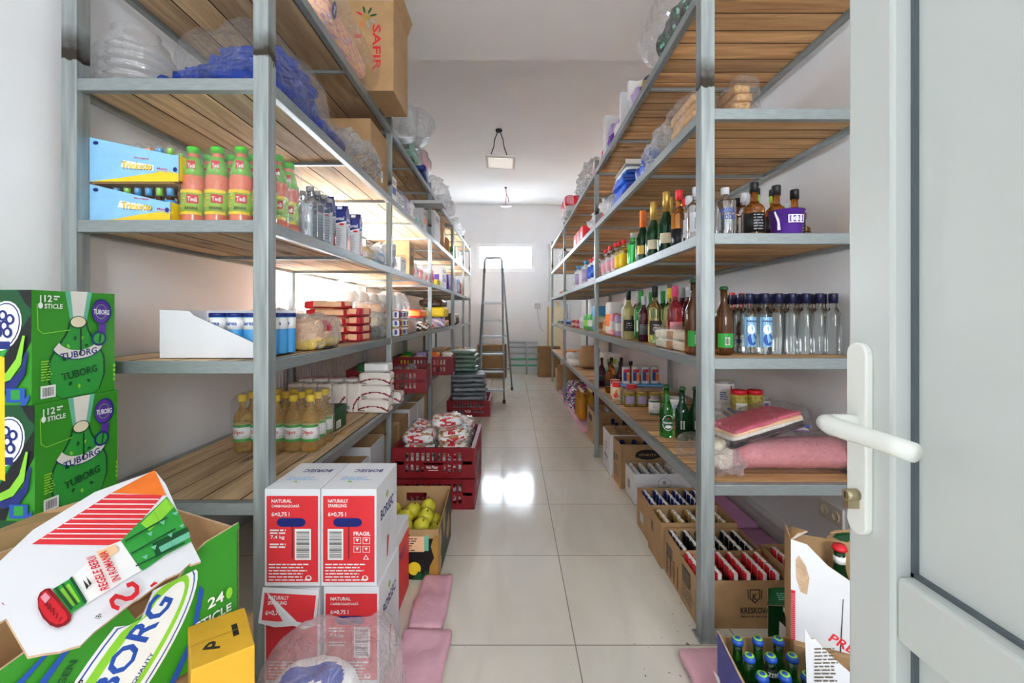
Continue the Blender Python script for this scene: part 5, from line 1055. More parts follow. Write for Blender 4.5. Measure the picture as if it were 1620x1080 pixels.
MB().tube([(.1, 0, .15), (.1, 0, -.25), (.18, 0, -.3)], .03, 'trunk', 8).build('pipe', e); MB().tube([(-.12, -.01, .2), (-.1, -.01, .0), (-.05, -.01, -.2)], .02, 'gold', 8).build('hose', e)
# ================================================================ RIGHT SHELVES
r1, r2, r3, r4, r5 = RLV
# --- bottles of the lowest shelf
bottle('beer', .033, .262, .0135, .135, .205, 'glass_green', 'dark_green', .018, 'dark_green', (.045, .10), [('e', 0, .078, .030, .040, 'white'), ('e', 0, .078, .027, .037, 'dark_green'), ('r', -.030, .070, .030, .087, 'dark_green'), ('t', 'Heineken', -.026, .073, .011, 'white', .052), ('p', [(-.006, .096), (.006, .096), (0, .106)], 'red'), ('e', 0, .058, .016, .008, 'white')], crown='dark_green', back=False)
bottle('beerdark', .033, .262, .0135, .135, .205, 'glass_green_dark', 'dark_green', .018, 'grey', (.06, .10), [('bars', -.008, .065, .010, .098, False)], crown='dark_green', back=False)
KIT['beerdark'][2] = ('label', art(MB(), curved(cylmap(.033)), [('bars', -.018, .06, .000, .10, False)], .0008).mesh(), None)
put('beer', 'beer_bottle', X_(1054, 2.28), 2.28, r1, 'bright green beer bottle with its front label showing, first of the trio', 'bottle')
put('beerdark', 'beer_bottle', X_(1079, 2.22), 2.22, r1, 'dark green beer bottle in the middle of the trio', 'bottle')
put('beerdark', 'beer_bottle', X_(1101, 2.22), 2.22, r1, 'dark green beer bottle right beside the front rack post', 'bottle')
can('tin_green', .035, .088, 'offwhite', band=(.012, .076, 'white'), lart=[('r', -.04, .078, .04, .086, 'dark_green'), ('r', -.04, .002, .04, .010, 'dark_green'), ('lines', -.02, .06, .02, 5, .008, .004, 'grey')])
put('tin_green', 'tin_can', X_(1035, 2.80), 2.80, r1, 'small green and white tin can standing left of the beer bottles', 'can')
can('tin', .05, .115, 'white', band=(.02, .1, 'carton_white'), lart=[('r', .01, .03, .02, .1, 'red'), ('lines', -.04, .07, .0, 4, .009, .004, 'blue')])
can('tin_blue', .05, .115, 'white', band=(.01, .09, 'offwhite'), lart=[('r', -.005, .01, .02, .1, 'blue'), ('lines', -.04, .07, -.01, 4, .009, .004, 'blue')])
tx = X_(1145, 2.30)
put('tin_blue', 'tin_can', tx, 2.30, r1, 'white tin with a blue stripe under another tin beside the front post', 'can', sc_=(1, 1, 1.22)); put('tin', 'tin_can', tx, 2.30, r1 + .143, 'white tin with a red stripe stacked on the blue striped tin', 'can', sc_=(1, 1, 1.22))
put('tin_blue', 'tin_can', X_(1202, 2.38), 2.38, r1 + .0, 'white tin with blue print behind the two jars', 'can', sc_=(1, 1, 1.6))
put('tin', 'tin_can', X_(1072, 2.75), 2.75, r1, 'red striped tin behind the beer bottles', 'can')
jar('mushroom', .040, .150, 'preserve', 'red', 'offwhite', [('e', 0, .055, .02, .018, 'tea_label'), ('lines', -.02, .043, .02, 2, .008, .004, 'purple')], (.03, .085))
jar('mushroom_plain', .040, .150, 'preserve', 'red'); jar('pickle', .038, .11, 'preserve', 'red')
zl = r1 + .075
for a, (px, D, lb) in enumerate(((1145, 2.0, 'flat'), (1169, 2.12, 'flat'), (1194, 2.12, 'flat'), (1153, 1.90, 'flat'))):
    put('pickle', 'preserve_jar', X_(px, D), D, r1, 'red lidded jar of pickles, %s beside the front post' % ('first', 'second', 'third', 'nearest')[a], 'jar', sc_=(1, 1, 1.18))
put('mushroom', 'preserve_jar', X_(1169, 2.12), 2.12, r1 + .133, 'tall labelled jar of mushrooms with a red lid', 'jar', sc_=(1, 1, 1.0)); put('mushroom_plain', 'preserve_jar', X_(1194, 2.12), 2.12, r1 + .133, 'tall unlabelled jar of mushrooms with a red lid', 'jar')
for k in ('mushroom', 'mushroom_plain'): pass
for a, o in enumerate([o for o in bpy.data.objects if o.name.startswith('preserve_jar') and 'tall' in o['label']]): o.scale = (.92, .92, .9)
# jars pack, cans, drinks further back
for a in range(4):
    for b_ in range(2):
        k = 'pjar'
        if k not in KIT: jar('pjar', .040, .10, 'preserve', 'gold', 'lilac', [], (.02, .07))
        put('pjar', 'preserve_jar', X_(1000, 3.05) + a * .083 - .02, 3.05 + b_ * .085, r1, 'gold lidded jar in the shrink pack, %s row, %s from the aisle' % (('front', 'back')[b_], ('first', 'second', 'third', 'fourth')[a]), 'jar', 'gold lidded jars in the pack')
tag(MB().puff(.36, .19, .108, 'film', .35, 12, .004, 14, 3).build('shrink_wrap', None, (X_(1000, 3.05) + .105, 3.092, r1 + .001)), 'clear shrink wrap round the gold lidded jars', 'wrap')
can('energy', .028, .125, 'lightgrey', lart=[('r', -.025, .02, .0, .1, 'navy'), ('r', .0, .02, .03, .07, 'orange'), ('r', -.02, .08, .02, .105, 'red')])
zt = r1 + .112
closed('cardboard_tray', 'flat blue tray lying on top of the jars', 'tray', None, X_(1000, 3.1) + .10, 3.27, r1 + .11, .30, .16, .012, 'sky_blue')
for a in range(4): put('energy', 'drink_can', X_(1000, 3.1) + a * .070 - .005, 3.25, r1 + .124, 'slim drink can on the blue tray, %s from the aisle' % ('first', 'second', 'third', 'fourth')[a], 'can', 'slim drink cans on the tray')
can('cappy', .038, .125, 'cream', top='red', lart=[('r', -.05, .09, .05, .12, 'red'), ('e', .0, .05, .025, .03, 'orange'), ('e', .03, .08, .02, .02, 'yellow'), ('e', -.02, .03, .015, .02, 'red')])
for a, (x, y) in enumerate(((.775, 3.30), (.855, 3.20), (.79, 3.42))): put('cappy', 'drink_can', x, y, r1, 'red and cream can with an orange picture, %s beside the second right post' % ('left one', 'front one', 'rear one')[a], 'can', 'red and cream cans')
bottle('whisky_b', .034, .25, .013, .14, .19, 'glass_amber', 'black', .03, 'black', (.04, .10), [('r', -.03, .05, .03, .054, 'gold')], seal=1)
bottle('cola', .035, .25, .012, .13, .20, 'glass_red_wine', 'black', .03, 'darkgrey', (.05, .10))
for a in range(6): put(('whisky_b', 'cola')[a % 2], 'liquor_bottle', .775 + (a % 3) * .085, 3.56 + (a // 3) * .15 + (.16 if a // 3 else 0), r1, '%s bottle standing round the second right post, %s' % (('amber', 'dark')[a % 2], ('front first', 'front second', 'front third', 'rear first', 'rear second', 'rear third')[a]), 'bottle')
bag('plastic_bag', 'small crumpled clear film lying at the front post on the lowest right shelf', 'bag', None, .80, 1.95, r1, .14, .16, .09, 'film', 6, .03, 18)
# --- towels and clothes by the front post
def towel():
    e = empty('rolled_towel', (1.11, 1.822, r1 + .004), 0, 'rolled pink towel in clear film lying at the front edge of the lowest right shelf', 'towel')
    m = MB(); L = .46; n = 30
    # outline of a folded roll: flattened oval extruded along x with a visible spiral end
    def ring(rx, rz_, k=28): return [(rx * math.cos(2 * PI * i / k), rz_ * math.sin(2 * PI * i / k) + .060) for i in range(k)]
    k = 28; vs = []; fs = []
    prof = []
    for s_ in range(n + 1):
        t = s_ / n; x = -L / 2 + t * L; q = 1 - .16 * max(0, 1 - t * 8) ** 2 + .015 * noise.noise(Vector((t * 9, 0, 3))); q -= .035 * abs(math.sin(t * PI * 7)) ** 8
        for y, z in ring(.098 * q, .058 * q): vs.append((x + .01 * noise.noise(Vector((y * 20, z * 20, 1))), y + .003 * noise.noise(Vector((x * 25, y * 30, z * 30))), max(0, z + .004 * noise.noise(Vector((x * 22, y * 30, z * 30 + 5))))))
    for a in range(n):
        for b in range(k): fs.append((a * k + b, (a + 1) * k + b, (a + 1) * k + (b + 1) % k, a * k + (b + 1) % k))
    fs.append([n * k + b for b in range(k)]); fs.append(list(reversed(range(k))))
    m.add(vs, fs, 'towel', True)
    # spiral layers at the visible end
    for j, sc__ in enumerate((.86, .66, .46, .26)):
        pts = [(-L / 2 - .004 - .002 * j, y * 1, z) for y, z in [(yy * sc__ * .84, (zz - .060) * sc__ * .84 + .060) for yy, zz in ring(.098, .058)]]; pts.append(pts[0]); m.tube(pts, .0075, 'towel', 6)
    m.build('towel_cloth', e)
    MB().puff(.48, .23, .14, 'film', .9, 20, .008, 14, 6, c=(.0, 0, -.002)).build('wrapper', e)
towel()
soft('folded_towel', 'cream towel folded in clear film behind the pink towel', 'towel', None, 1.06, 2.01, r1, .40, .15, .12, 'towel_cream', r=.8, amp=.007, seed=3, n=14, film='film', extra='towel_cloth')
soft('folded_towel', 'small cream towel end sticking out left of the pink towel', 'towel', None, .835, 1.83, r1, .11, .16, .12, 'towel_cream', r=.8, amp=.006, seed=6, n=10, film='film', extra='towel_cloth')
def cloth(label, x, y, z, w_, d, h, cols, seed, rot):
    e = empty('folded_garment', (x, y, z), 0, label, 'clothing'); e.rotation_euler = rot
    for a, k in enumerate(cols): MB().puff(w_ - .01 * a, d, h / len(cols) * 1.25, k, .9, 14, .006, 9, seed + a, c=(.004 * a, 0, a * h / len(cols))).build('folded_cloth', e)
    MB().puff(w_ + .05, d + .04, h + .03, 'film', .9, 22, .010, 12, seed + 9, c=(.01, 0, -.004)).build('wrapper', e)
mat('rose_cloth', 'd0556e', .8, var=.12, scale=20); mat('mauve_cloth', 'a57c9c', .8, var=.3, scale=30)
cloth('folded pink and dark garment in clear film on top of the towels', 1.0, 1.85, r1 + .132, .34, .19, .065, ['black', 'black', 'offwhite', 'peach', 'rose_cloth'], 3, (R(-3), R(-13), R(9)))
cloth('folded mauve garment in clear film, rear of the towel heap', 1.14, 2.02, r1 + .135, .30, .20, .03, ['mauve_cloth', 'offwhite', 'blue'], 8, (R(0), R(6), R(-12)))
bag('plastic_bag', 'crumpled purple tinted film beside the foot of the cream towel', 'bag', None, .83, 1.74, r1, .14, .12, .10, 'film_pink', 2, .03, 20, 16)
# --- second shelf: vodka, brown beer, wine
bottle('vodka', .0268, .245, .0125, .155, .195, 'glass_clear', 'cap_ink', .040, None, cap_r=.017)
bottle('vodka_l', .0268, .245, .0125, .155, .195, 'glass_clear', 'cap_ink', .040, 'lightblue', (.03, .15), [('e', 0, .06, .018, .024, 'blue'), ('e', -.004, .10, .014, .02, 'white'), ('p', [(-.02, .09), (.0, .12), (.02, .09)], 'white'), ('t', 'Stalinskaya', -.02, .128, .010, 'navy', .04)], cap_r=.017, back=False)
for r_ in range(4):
    for c_ in range(7):
        x = X_(1188, 1.80) + c_ * .0555
        k = 'vodka_l' if (c_ < 2 and r_ == 0) else 'vodka'
        put(k, 'vodka_bottle', x, 1.80 + r_ * .062 + (.015 if c_ == 0 else 0), r2, ('clear vodka bottle with blue label, ' if k == 'vodka_l' else 'clear vodka bottle with navy cap, ') + '%s row, %s from the front post' % (N_[r_], ('first', 'second', 'third', 'fourth', 'fifth', 'sixth', 'seventh', 'eighth')[c_]), 'bottle', 'clear vodka bottles on the second right shelf')
bottle('brownbeer', .034, .27, .013, .14, .22, 'glass_brown', 'dark_green', .02, 'green', (.03, .085), [('bars', -.01, .04, .008, .07, False)], crown='green', back=False)
put('brownbeer', 'beer_bottle', X_(1145, 1.78), 1.78, r2, 'brown beer bottle with a green label right of the front post', 'bottle')
put('brownbeer', 'beer_bottle', X_(1098, 1.80), 1.80, r2, 'tall brown bottle left of the front post at the shelf edge', 'bottle', sc_=(1.05, 1.05, 1.12)); 
bottle('redcap', .026, .19, .011, .10, .145, 'glass_brown', 'red', .035, 'white', (.03, .07), [('r', -.02, .04, .02, .055, 'navy')], back=False)
bottle('redcap_tall', .032, .27, .012, .16, .21, 'glass_clear', 'red', .04, 'offwhite', (.05, .12), [('r', -.02, .07, .02, .10, 'red')], back=False)
for a, (px, D, k) in enumerate(((1160, 2.0, 'redcap'), (1172, 1.95, 'redcap'), (1158, 2.25, 'redcap_tall'), (1173, 2.3, 'redcap_tall'), (1185, 2.15, 'redcap'), (1192, 2.6, 'redcap_tall'), (1215, 2.7, 'redcap_tall'), (1235, 2.6, 'redcap_tall'))):
    put(k, 'liquor_bottle', X_(px, D), D, r2, '%s red capped bottle behind the vodka rows, %s' % (('small brown', 'tall clear')[k == 'redcap_tall'], ('first', 'second', 'third', 'fourth', 'fifth', 'sixth', 'seventh', 'eighth')[a]), 'bottle')
for key, gl, cp, lb in (('wine_white', 'glass_white_wine', 'black', 'ink'), ('wine_rose', 'glass_rose', 'hotpink', 'pink'), ('wine_green', 'glass_green', 'green', 'offwhite'), ('wine_red', 'glass_red_wine', 'lightgrey', 'darkgrey'), ('wine_clear', 'glass_clear', 'lightgrey', 'white'), ('wine_pale', 'glass_white_wine', 'yellow', 'cream')):
    bottle(key, .038, .315, .0145, .185, .245, gl, cp, .06, lb, (.05, .12 if key != 'wine_white' else .125), [('lines', -.02, .10, .02, 3, .014, .005, 'grey' if lb != 'ink' else 'lightgrey')], back=False, cap_r=.016)
bottle('milky', .038, .27, .014, .19, .235, 'white', 'white', .03, 'white', (.04, .15), [('r', .012, .05, .022, .15, 'purple')], cap_r=.016, back=False)
W_ = [('milky', 975, 2.96, 'white opaque bottle with purple lettering beside the second right post'), ('wine_white', 990, 2.93, 'pale yellow wine bottle with a black label, nearer the second right post'), ('wine_white', 1036, 2.47, 'pale yellow wine bottle with a black label, in the middle of the wine row'),
      ('wine_rose', 1068, 2.42, 'rose wine bottle with a pink neck foil'), ('wine_green', 1014, 2.90, 'green necked bottle behind the wine row, first'), ('wine_clear', 1008, 3.15, 'clear bottle with silver cap behind the yellow wine, first'), ('wine_clear', 1020, 2.75, 'slim clear bottle between the two yellow wines'), ('wine_pale', 1060, 2.62, 'yellow capped wine bottle behind the rose bottle'),
      ('wine_red', 1079, 2.55, 'dark red wine bottle right of the rose bottle'), ('wine_red', 1089, 2.46, 'dark red wine bottle nearest the front post'), ('wine_green', 1049, 2.95, 'green capped bottle behind the middle yellow wine'), ('wine_green', 1030, 3.1, 'green capped bottle deep behind the yellow wine'),
      ('wine_clear', 1093, 2.75, 'silver capped clear bottle close behind the front post'), ('wine_red', 1018, 2.62, 'small red bottle with white label in front of the green necks'), ('wine_pale', 1100, 2.20, 'tall pale necked bottle touching the front post'), ('wine_clear', 1070, 2.95, 'clear bottle at the wall end of the wine row'), ('wine_green', 1085, 3.05, 'dark green bottle at the wall end of the wine row')]
for k, px, D, lb in W_: put(k, 'wine_bottle', max(X_(px, D), RX + .07), D, r2, lb, 'bottle', sc_=(.8, .8, .85) if 'small' in lb or 'slim' in lb else None)
for a in range(2):
    soft('wafer_pack', ('lower', 'upper')[a] + ' clear pack of wafers in front of the rose bottle', 'packet', None, .79, 2.10, r2 + a * .045, .13, .34, .042, 'cream', lambda fc, u, v: 'bread' if (u * 9) % 1 < .3 else 'cream', r=.5, seed=a, film='film', extra='wafers')
    closed('packaged_goods', ('lower', 'upper')[a] + ' small red box beside the wafer packs', 'box', None, .835, 1.92 , r2 + a * .044, .10, .08, .042, 'crimson', [('F', [('t', 'Mox', .03, .012, .016, 'pink', .04)]), ('L', [('lines', .01, .03, .06, 2, .012, .005, 'pink')])])
# towards the far end
FAR = [(3.25, 'lilac', 'white', .05, .15, 'small purple and white tube'), (3.42, 'pink', 'white', .06, .17, 'pink and white tube'), (3.55, 'white', 'orange', .12, .26, 'white box with an orange picture'), (3.66, 'bread', 'gold', .1, .12, 'brown and gold packet'),
       (3.98, 'cream', 'bread', .09, .14, 'golden bottle shaped packet'), (4.15, 'sky_blue', 'mint', .12, .24, 'blue and mint box'), (4.4, 'green', 'white', .14, .17, 'green box'), (4.65, 'green', 'lime', .14, .16, 'green and lime box'), (4.95, 'white', 'lightgrey', .16, .13, 'low white box'), (5.3, 'crimson', 'pink', .16, .09, 'flat red fruit tray'), (5.65, 'crimson', 'peach', .16, .09, 'second flat red fruit tray'), (6.4, 'lightblue', 'navy', .16, .08, 'blue and white packet'), (6.9, 'lightgrey', 'navy', .16, .09, 'grey patterned packet'), (7.4, 'white', 'green', .14, .08, 'white and green packet')]
for a, (y, k, k2, w_, h, lb) in enumerate(FAR):
    soft('packet', lb + ' on the second right shelf, ' + ('before the second post' if y < 3.7 else ('past the second post' if y < 6 else 'near the far end')), 'packet', None, RX + .06 + w_ / 2, y, r2, w_, min(.2, w_ * 1.3), h, k, lambda fc, u, v, k=k, k2=k2: k2 if .3 < v < .65 else k, r=.4, amp=.004, seed=a)
# --- third shelf: spirits
bottle('absol', .040, .205, .0135, .15, .165, 'glass_clear', 'lightgrey', .028, 'glass_clear', (.03, .1), [('t', 'ABSOLUT', -.036, .098, .020, 'blue', .072), ('t', 'VODKA', -.030, .072, .019, 'blue', .060)], back=False, cap_r=.016)
bottle('jack', .038, .22, .0135, .115, .15, 'glass_amber', 'black', .04, 'black', (.02, .095), [('lines', -.02, .085, .02, 6, .011, .004, 'grey')], back=True, cap_r=.017)
bottle('ball', .038, .265, .0135, .14, .19, 'glass_amber', 'black', .03, 'cream', (.04, .10), [('r', -.02, .05, .02, .08, 'gold')], neck=(.205, .235, 'tea_label'), back=False, cap_r=.017)
bottle('grey_l', .036, .23, .0135, .15, .18, 'glass_clear', 'lightgrey', .04, 'lightgrey', (.04, .12), [('r', -.02, .05, .02, .1, 'grey')], back=False)
S_ = [('absol', 1147, 1.78, 'clear vodka bottle with blue lettering beside the front post'), ('ball', 1196, 2.0, 'amber bottle with yellow neck band, first of two'), ('ball', 1223, 2.02, 'amber bottle with yellow neck band, second of two'), ('jack', 1193, 1.76, 'black labelled amber whiskey bottle in front of the yellow bands'),
      ('jack', 1228, 1.80, 'black labelled amber whiskey bottle left of the purple bucket'), ('jack', 1257, 1.86, 'black capped amber bottle behind the purple bucket'), ('grey_l', 1177, 1.95, 'silver capped bottle between the vodka and the whiskey'), ('grey_l', 1243, 2.15, 'silver capped clear bottle behind the whiskeys'), ('grey_l', 1210, 2.2, 'clear capped bottle deep behind the amber bottles'), ('jack', 1270, 2.0, 'short amber bottle right of the purple bucket'),
      ('grey_l', 1185, 1.79, 'small clear bottle in front of the silver capped one'), ('jack', 1167, 2.0, 'dark amber bottle behind the silver capped bottle')]
for k, px, D, lb in S_: put(k, 'liquor_bottle', X_(px, D), D, r3, lb, 'bottle', sc_=(.8, .8, .7) if lb.startswith(('small', 'short')) else None)
e = empty('ice_bucket', (X_(1244, 1.73), 1.73, r3), 0, 'purple ice bucket with white trim on the third right shelf', 'bucket')
m = MB().lathe([(.045, 0), (.052, .01), (.062, .10), (.064, .10), (.060, .10), (.05, .012)], 'purple', 28); f = curved(cylmap(.058)); m.build('bucket_body', e)
m = MB(); art(m, f, [('r', -.026, .045, .026, .075, 'white'), ('r', -.023, .048, .023, .072, 'purple'), ('t', '1663', -.018, .053, .014, 'white', .036), ('p', [(-.058, .02), (-.048, .02), (-.052, .06), (-.066, .095), (-.070, .09), (-.058, .05)], 'white'), ('p', [(.058, .02), (.048, .02), (.052, .06), (.066, .095), (.070, .09), (.058, .05)], 'white')], .008); m.build('printed_label', e)
bottle('champ_o', .042, .31, .016, .13, .215, 'glass_green_dark', 'orange', .10, 'gold', (.05, .10), [], back=False, cap_r=.018)
bottle('champ_g', .042, .31, .016, .13, .215, 'glass_green_dark', 'gold', .10, 'cream', (.05, .10), [], back=False, cap_r=.018)
bottle('green_liq', .034, .22, .013, .14, .17, 'liqueur_green', 'lightgrey', .03, None); bottle('clear_red', .036, .235, .013, .14, .19, 'glass_clear', 'red', .03, 'pink', (.04, .12), [], back=False)
bottle('yellow_liq', .034, .22, .013, .14, .17, 'glass_white_wine', 'red', .03, 'yellow', (.03, .12), []); bottle('brandy', .036, .27, .014, .15, .2, 'glass_amber', 'red', .045, 'black', (.0, .09), [])
T_ = [('champ_o', 1012, 2.62, 'dark bottle with an orange foil neck'), ('champ_g', 1032, 2.42, 'dark bottle with a gold foil neck, nearer the orange foil'), ('champ_g', 1048, 2.22, 'dark bottle with a gold foil neck, middle of the third shelf'), ('champ_g', 1059, 2.34, 'dark bottle with a gold foil neck and dark seal behind the others'), ('brandy', 1071, 2.05, 'amber bottle with a big red cap'), ('redcap_tall', 1064, 2.5, 'red capped bottle behind the gold foils'),
      ('green_liq', 1001, 2.85, 'bright green liqueur bottle left of the orange foil'), ('green_liq', 1024, 2.75, 'bright green liqueur bottle right of the orange foil'), ('yellow_liq', 980, 3.2, 'yellow bottle with red cap beyond the green liqueurs'), ('yellow_liq', 987, 3.1, 'second yellow bottle with red cap beyond the green liqueurs'), ('clear_red', 974, 3.35, 'clear bottle with red cap, nearest of its row'), ('clear_red', 965, 3.5, 'clear bottle with red cap, second of its row'), ('clear_red', 953, 3.68, 'clear bottle with red cap at the second right post'),
      ('clear_red', 939, 4.0, 'clear bottle just behind the second right post'), ('redcap_tall', 1083, 2.2, 'clear red labelled bottle close to the front post'), ('grey_l', 1090, 2.0, 'patterned silver bottle close to the front post'), ('grey_l', 1098, 1.86, 'tall blue capped clear bottle touching the front post')]
for k, px, D, lb in T_: put(k, 'liquor_bottle', max(X_(px, D), RX + .075), D, r3, lb, 'bottle')
bottle('deterg', .040, .27, .018, .19, .23, 'white', 'sky_blue', .04, 'lilac', (.05, .18), []); bottle('deterg_r', .038, .25, .016, .18, .21, 'white', 'red', .04, 'blue', (.05, .17), []); bottle('deterg_w', .038, .24, .016, .18, .21, 'white', 'lightblue', .03, 'white', (.05, .17), [])
for a, (k, y, lb) in enumerate((('deterg_r', 4.25, 'red capped blue labelled'), ('deterg_r', 4.42, 'red capped blue labelled second'), ('deterg_w', 4.08, 'white'), ('deterg', 4.75, 'purple labelled'), ('deterg_w', 5.0, 'white small'), ('deterg', 5.3, 'purple labelled farther'), ('deterg_w', 5.5, 'white farther'))):
    put(k, 'detergent_bottle', RX + .09, y, r3, lb + ' detergent bottle between the second and third right posts', 'bottle')
for a, (y, k, lb) in enumerate(((6.5, 'lime', 'lime green'), (6.9, 'pink', 'pink'), (7.3, 'white', 'white'))): soft('packet', 'small %s sponge pack near the far end of the third right shelf' % lb, 'packet', None, RX + .10, y, r3, .12, .2, .05, k, r=.5, seed=a)
# --- fourth shelf
def cones(x, y, label, seed):
    e = empty('wafer_pack', (x, y, r4 + .003), 0, label, 'packet')
    for a in range(5): MB().puff(.07, .26, .034, 'cone', .6, 10, .003, 20, a, c=(.01 * (a % 2), .0, a * .034)).build('wafers', e)
    MB().puff(.13, .36, .20, 'film', .9, 26, .020, 16, seed).build('wrapper', e)
mat('cone', 'c99a62', .6, var=.45, scale=60, stretch=(1, 6, 1))
cones(.79, 2.00, 'clear bag of stacked wafer cones on the fourth right shelf', 4); cones(.93, 1.93, 'second clear bag of wafers behind the front post', 9)
bag('plastic_bag', 'crumpled clear film end of the wafer bags', 'bag', None, .76, 2.28, r4, .13, .24, .16, 'film_thick', 6, .035, 28, 18)
for a in range(3): soft('coffee_pack', 'blue packet at the shelf edge beside the wafer bags, %s' % ('lower', 'upper', 'rear')[a], 'packet', None, .765, 2.44 + (a == 2) * .12, r4 + (a == 1) * .07, .11, .12, .075, 'blue', lambda fc, u, v: 'navy' if u > .6 else ('white' if v > .85 else 'blue'), r=.9, amp=.014, seed=a)
for a in range(4): soft('foil_pack', 'long blue pack, %s of the stack' % ('bottom', 'second', 'third', 'top')[a], 'packet', 'long blue packs', .81 + .02 * (a % 2), 3.02, r4 + a * .05, .20, .34, .048, 'blue', lambda fc, u, v, a=a: 'white' if (a == 3 and v > .5) else ('navy' if .35 < v < .5 else 'blue'), r=.5, amp=.006, seed=a)
tag(art(MB().box(0, .2, 0, .3, 0, .004, 'offwhite'), FR(0, 0), []).box(-.0, .2, -.002, 0, 0, .03, 'offwhite').build('pack_label', None, (.72, 2.84, r4 + .204)), 'white paper strip lying on the long blue packs', 'paper')
bag('plastic_bag', 'white crumpled bags at the second right post on the fourth shelf', 'bag', None, .775, 3.38, r4, .16, .3, .14, 'film_white', 3, .04, 26, 16); bag('plastic_bag', 'white crumpled bag beyond the second right post', 'bag', None, .775, 3.9, r4, .16, .3, .12, 'film_white', 8, .04, 26, 16)
soft('packet', 'small red packet in front of the second right post on the fourth shelf', 'packet', None, .77, 3.60, r4, .1, .12, .06, 'red', r=.8, seed=2)
for a in range(3): closed('packaged_goods', 'red box with white lettering, %s of three on the fourth right shelf' % ('nearest', 'middle', 'farthest')[a], 'box', None, RX + .12, 4.75 + a * .24, r4, .16, .2, .17, ('red', 'crimson', 'red')[a], [('L', [('r', .04, .05, .16, .12, 'white')])])
bag('plastic_bag', 'clear bag near the far end of the fourth right shelf', 'bag', None, .80, 6.7, r4, .2, .5, .17, 'film_thick', 8, .03, 22, 14)
# --- top shelf
e = empty('plastic_bag', (.80, 2.02, r5), 0, 'clear bag of dark glossy packets sagging over the top right shelf edge', 'bag')
MB().puff(.22, .34, .20, 'black', .8, 14, .02, 10, 3, c=(.03, .06, 0), fn=lambda f_, u, v: 'dark_green' if (u * 2 + v * 3) % 1 < .3 else ('mint' if (u * 5 + v) % 1 < .12 else 'black')).build('packets', e)
MB().puff(.30, .62, .26, 'film', 1, 28, .03, 11, 5, c=(-.02, .0, -.0)).build('bag_film', e)
TT = [(2.44, .14, .12, .07, 'red', 'white', 'soft', 'red and white packet at the top right shelf edge'), (2.50, .12, .14, .10, 'darkgrey', 'gold', 'soft', 'dark and gold packet at the top right shelf edge'), (2.66, .2, .16, .17, 'white', 'lilac', 'soft', 'crumpled white paper pack on the top right shelf'), (2.80, .22, .03, .24, 'white', 'lightgrey', 'box', 'upright white envelope on the top right shelf'),
      (3.0, .18, .03, .27, 'carton_white', 'white', 'box', 'thin white box standing on the top right shelf'), (3.12, .2, .16, .15, 'lilac', 'white', 'soft', 'pale purple and white pack on the top right shelf'), (3.34, .2, .14, .20, 'lilac', 'purple', 'soft', 'purple pack on the top right shelf'), (3.52, .2, .06, .34, 'white', 'carton_white', 'box', 'tall white box before the second right post on the top shelf'), (3.62, .14, .1, .12, 'red', 'lilac', 'soft', 'small red and purple pack behind the tall white box'),
      (3.98, .14, .12, .17, 'white', 'pink', 'soft', 'white and pink pack beyond the second right post on top')]
for a, (y, w_, d, h, k, k2, kd, lb) in enumerate(TT):
    x = RX + .03 + w_ / 2
    if kd == 'box': closed('packaged_goods', lb, 'box', None, x, y, r5, w_, d, h, k, [('L', [('r', d * .2, h * .2, d * .8, h * .5, k2)]), ('F', [('r', w_ * .3, h * .2, w_ * .7, h * .5, k2)])], rz=R(8))
    else: soft('packet', lb, 'packet', None, x, y, r5, w_, d, h, k, lambda fc, u, v, k=k, k2=k2: k2 if (.3 < v < .6) else k, r=.7, amp=.014, seed=a)
bag('plastic_bag', 'bunch of clear bags on the top right shelf beyond the second post', 'bag', None, .77, 4.45, r5, .18, .75, .24, 'film_thick', 3, .045, 32, 15)
for a in range(4): soft('packet', 'red and white wrapped pack on the top right shelf near the third post, %s' % ('lower near', 'upper near', 'lower far', 'upper far')[a], 'packet', None, .745, 5.55 + (a // 2) * .26, r5 + (a % 2) * .12, .2, .24, .13, 'white' if a % 2 == 0 else 'red', lambda fc, u, v, a=a: 'red' if u > .45 and a % 2 else ('lightgrey' if v < .4 and a % 2 == 0 else ('white' if a % 2 == 0 else 'pink')), r=.7, amp=.01, seed=a)
# --- floor row of open cartons
def rowbox(label, x0, y0, w_, d, h, out, front, left, key, nx, ny, bl, cat='bottle', inset=.03, front_h=None, flaps=(), zb=.0055, inside='kraft'):
    carton('open_carton', label, 'carton', None, x0 + w_ / 2, y0 + d / 2, 0, w_, d, h, out, inside, faces=[('F', front), ('L', left)], flaps=flaps, front_h=front_h)
    for i in range(nx):
        for j in range(ny):
            put(key, bl[1], x0 + inset + i * (w_ - 2 * inset) / max(1, nx - 1) + (((i * 7 + j * 5) % 5 - 2) * .0028 if nx > 4 else 0), y0 + inset + j * (d - 2 * inset) / max(1, ny - 1), zb, bl[0] + ', %s row, %s from the aisle' % (N_[j], ('first', 'second', 'third', 'fourth', 'fifth', 'sixth')[i]), cat, bl[2])
def flask(key, glass, cap, top, h=.185, r=.026, band=None):
    bottle(key, r, h, .011, h * .52, h * .72, glass, cap, .042, top, (h * .12, h * .45), [], cap_r=.0165, sy=.62, back=False)
    KIT[key].append(('tax_strip', MB().box(-.007, .007, -.0172, .0172, h, h + .0012, 'white').box(-.007, .007, -.0180, -.0168, h - .045, h + .0012, 'white').mesh(), 1))
flask('fl_red', 'glass_clear', 'red', 'white', .195); flask('fl_black', 'glass_brown', 'black', 'gold', .19); flask('fl_gold', 'glass_brown', 'gold', 'offwhite', .20); flask('fl_navy', 'glass_clear', 'navy', 'white', .195); flask('fl_silver', 'glass_clear', 'lightgrey', 'grey', .19)
lt = lambda n: [('r', .02, .09, .10, .15, 'ink_soft'), ('lines', .02, .075, .15, 5, .011, .005, 'ink_soft')]
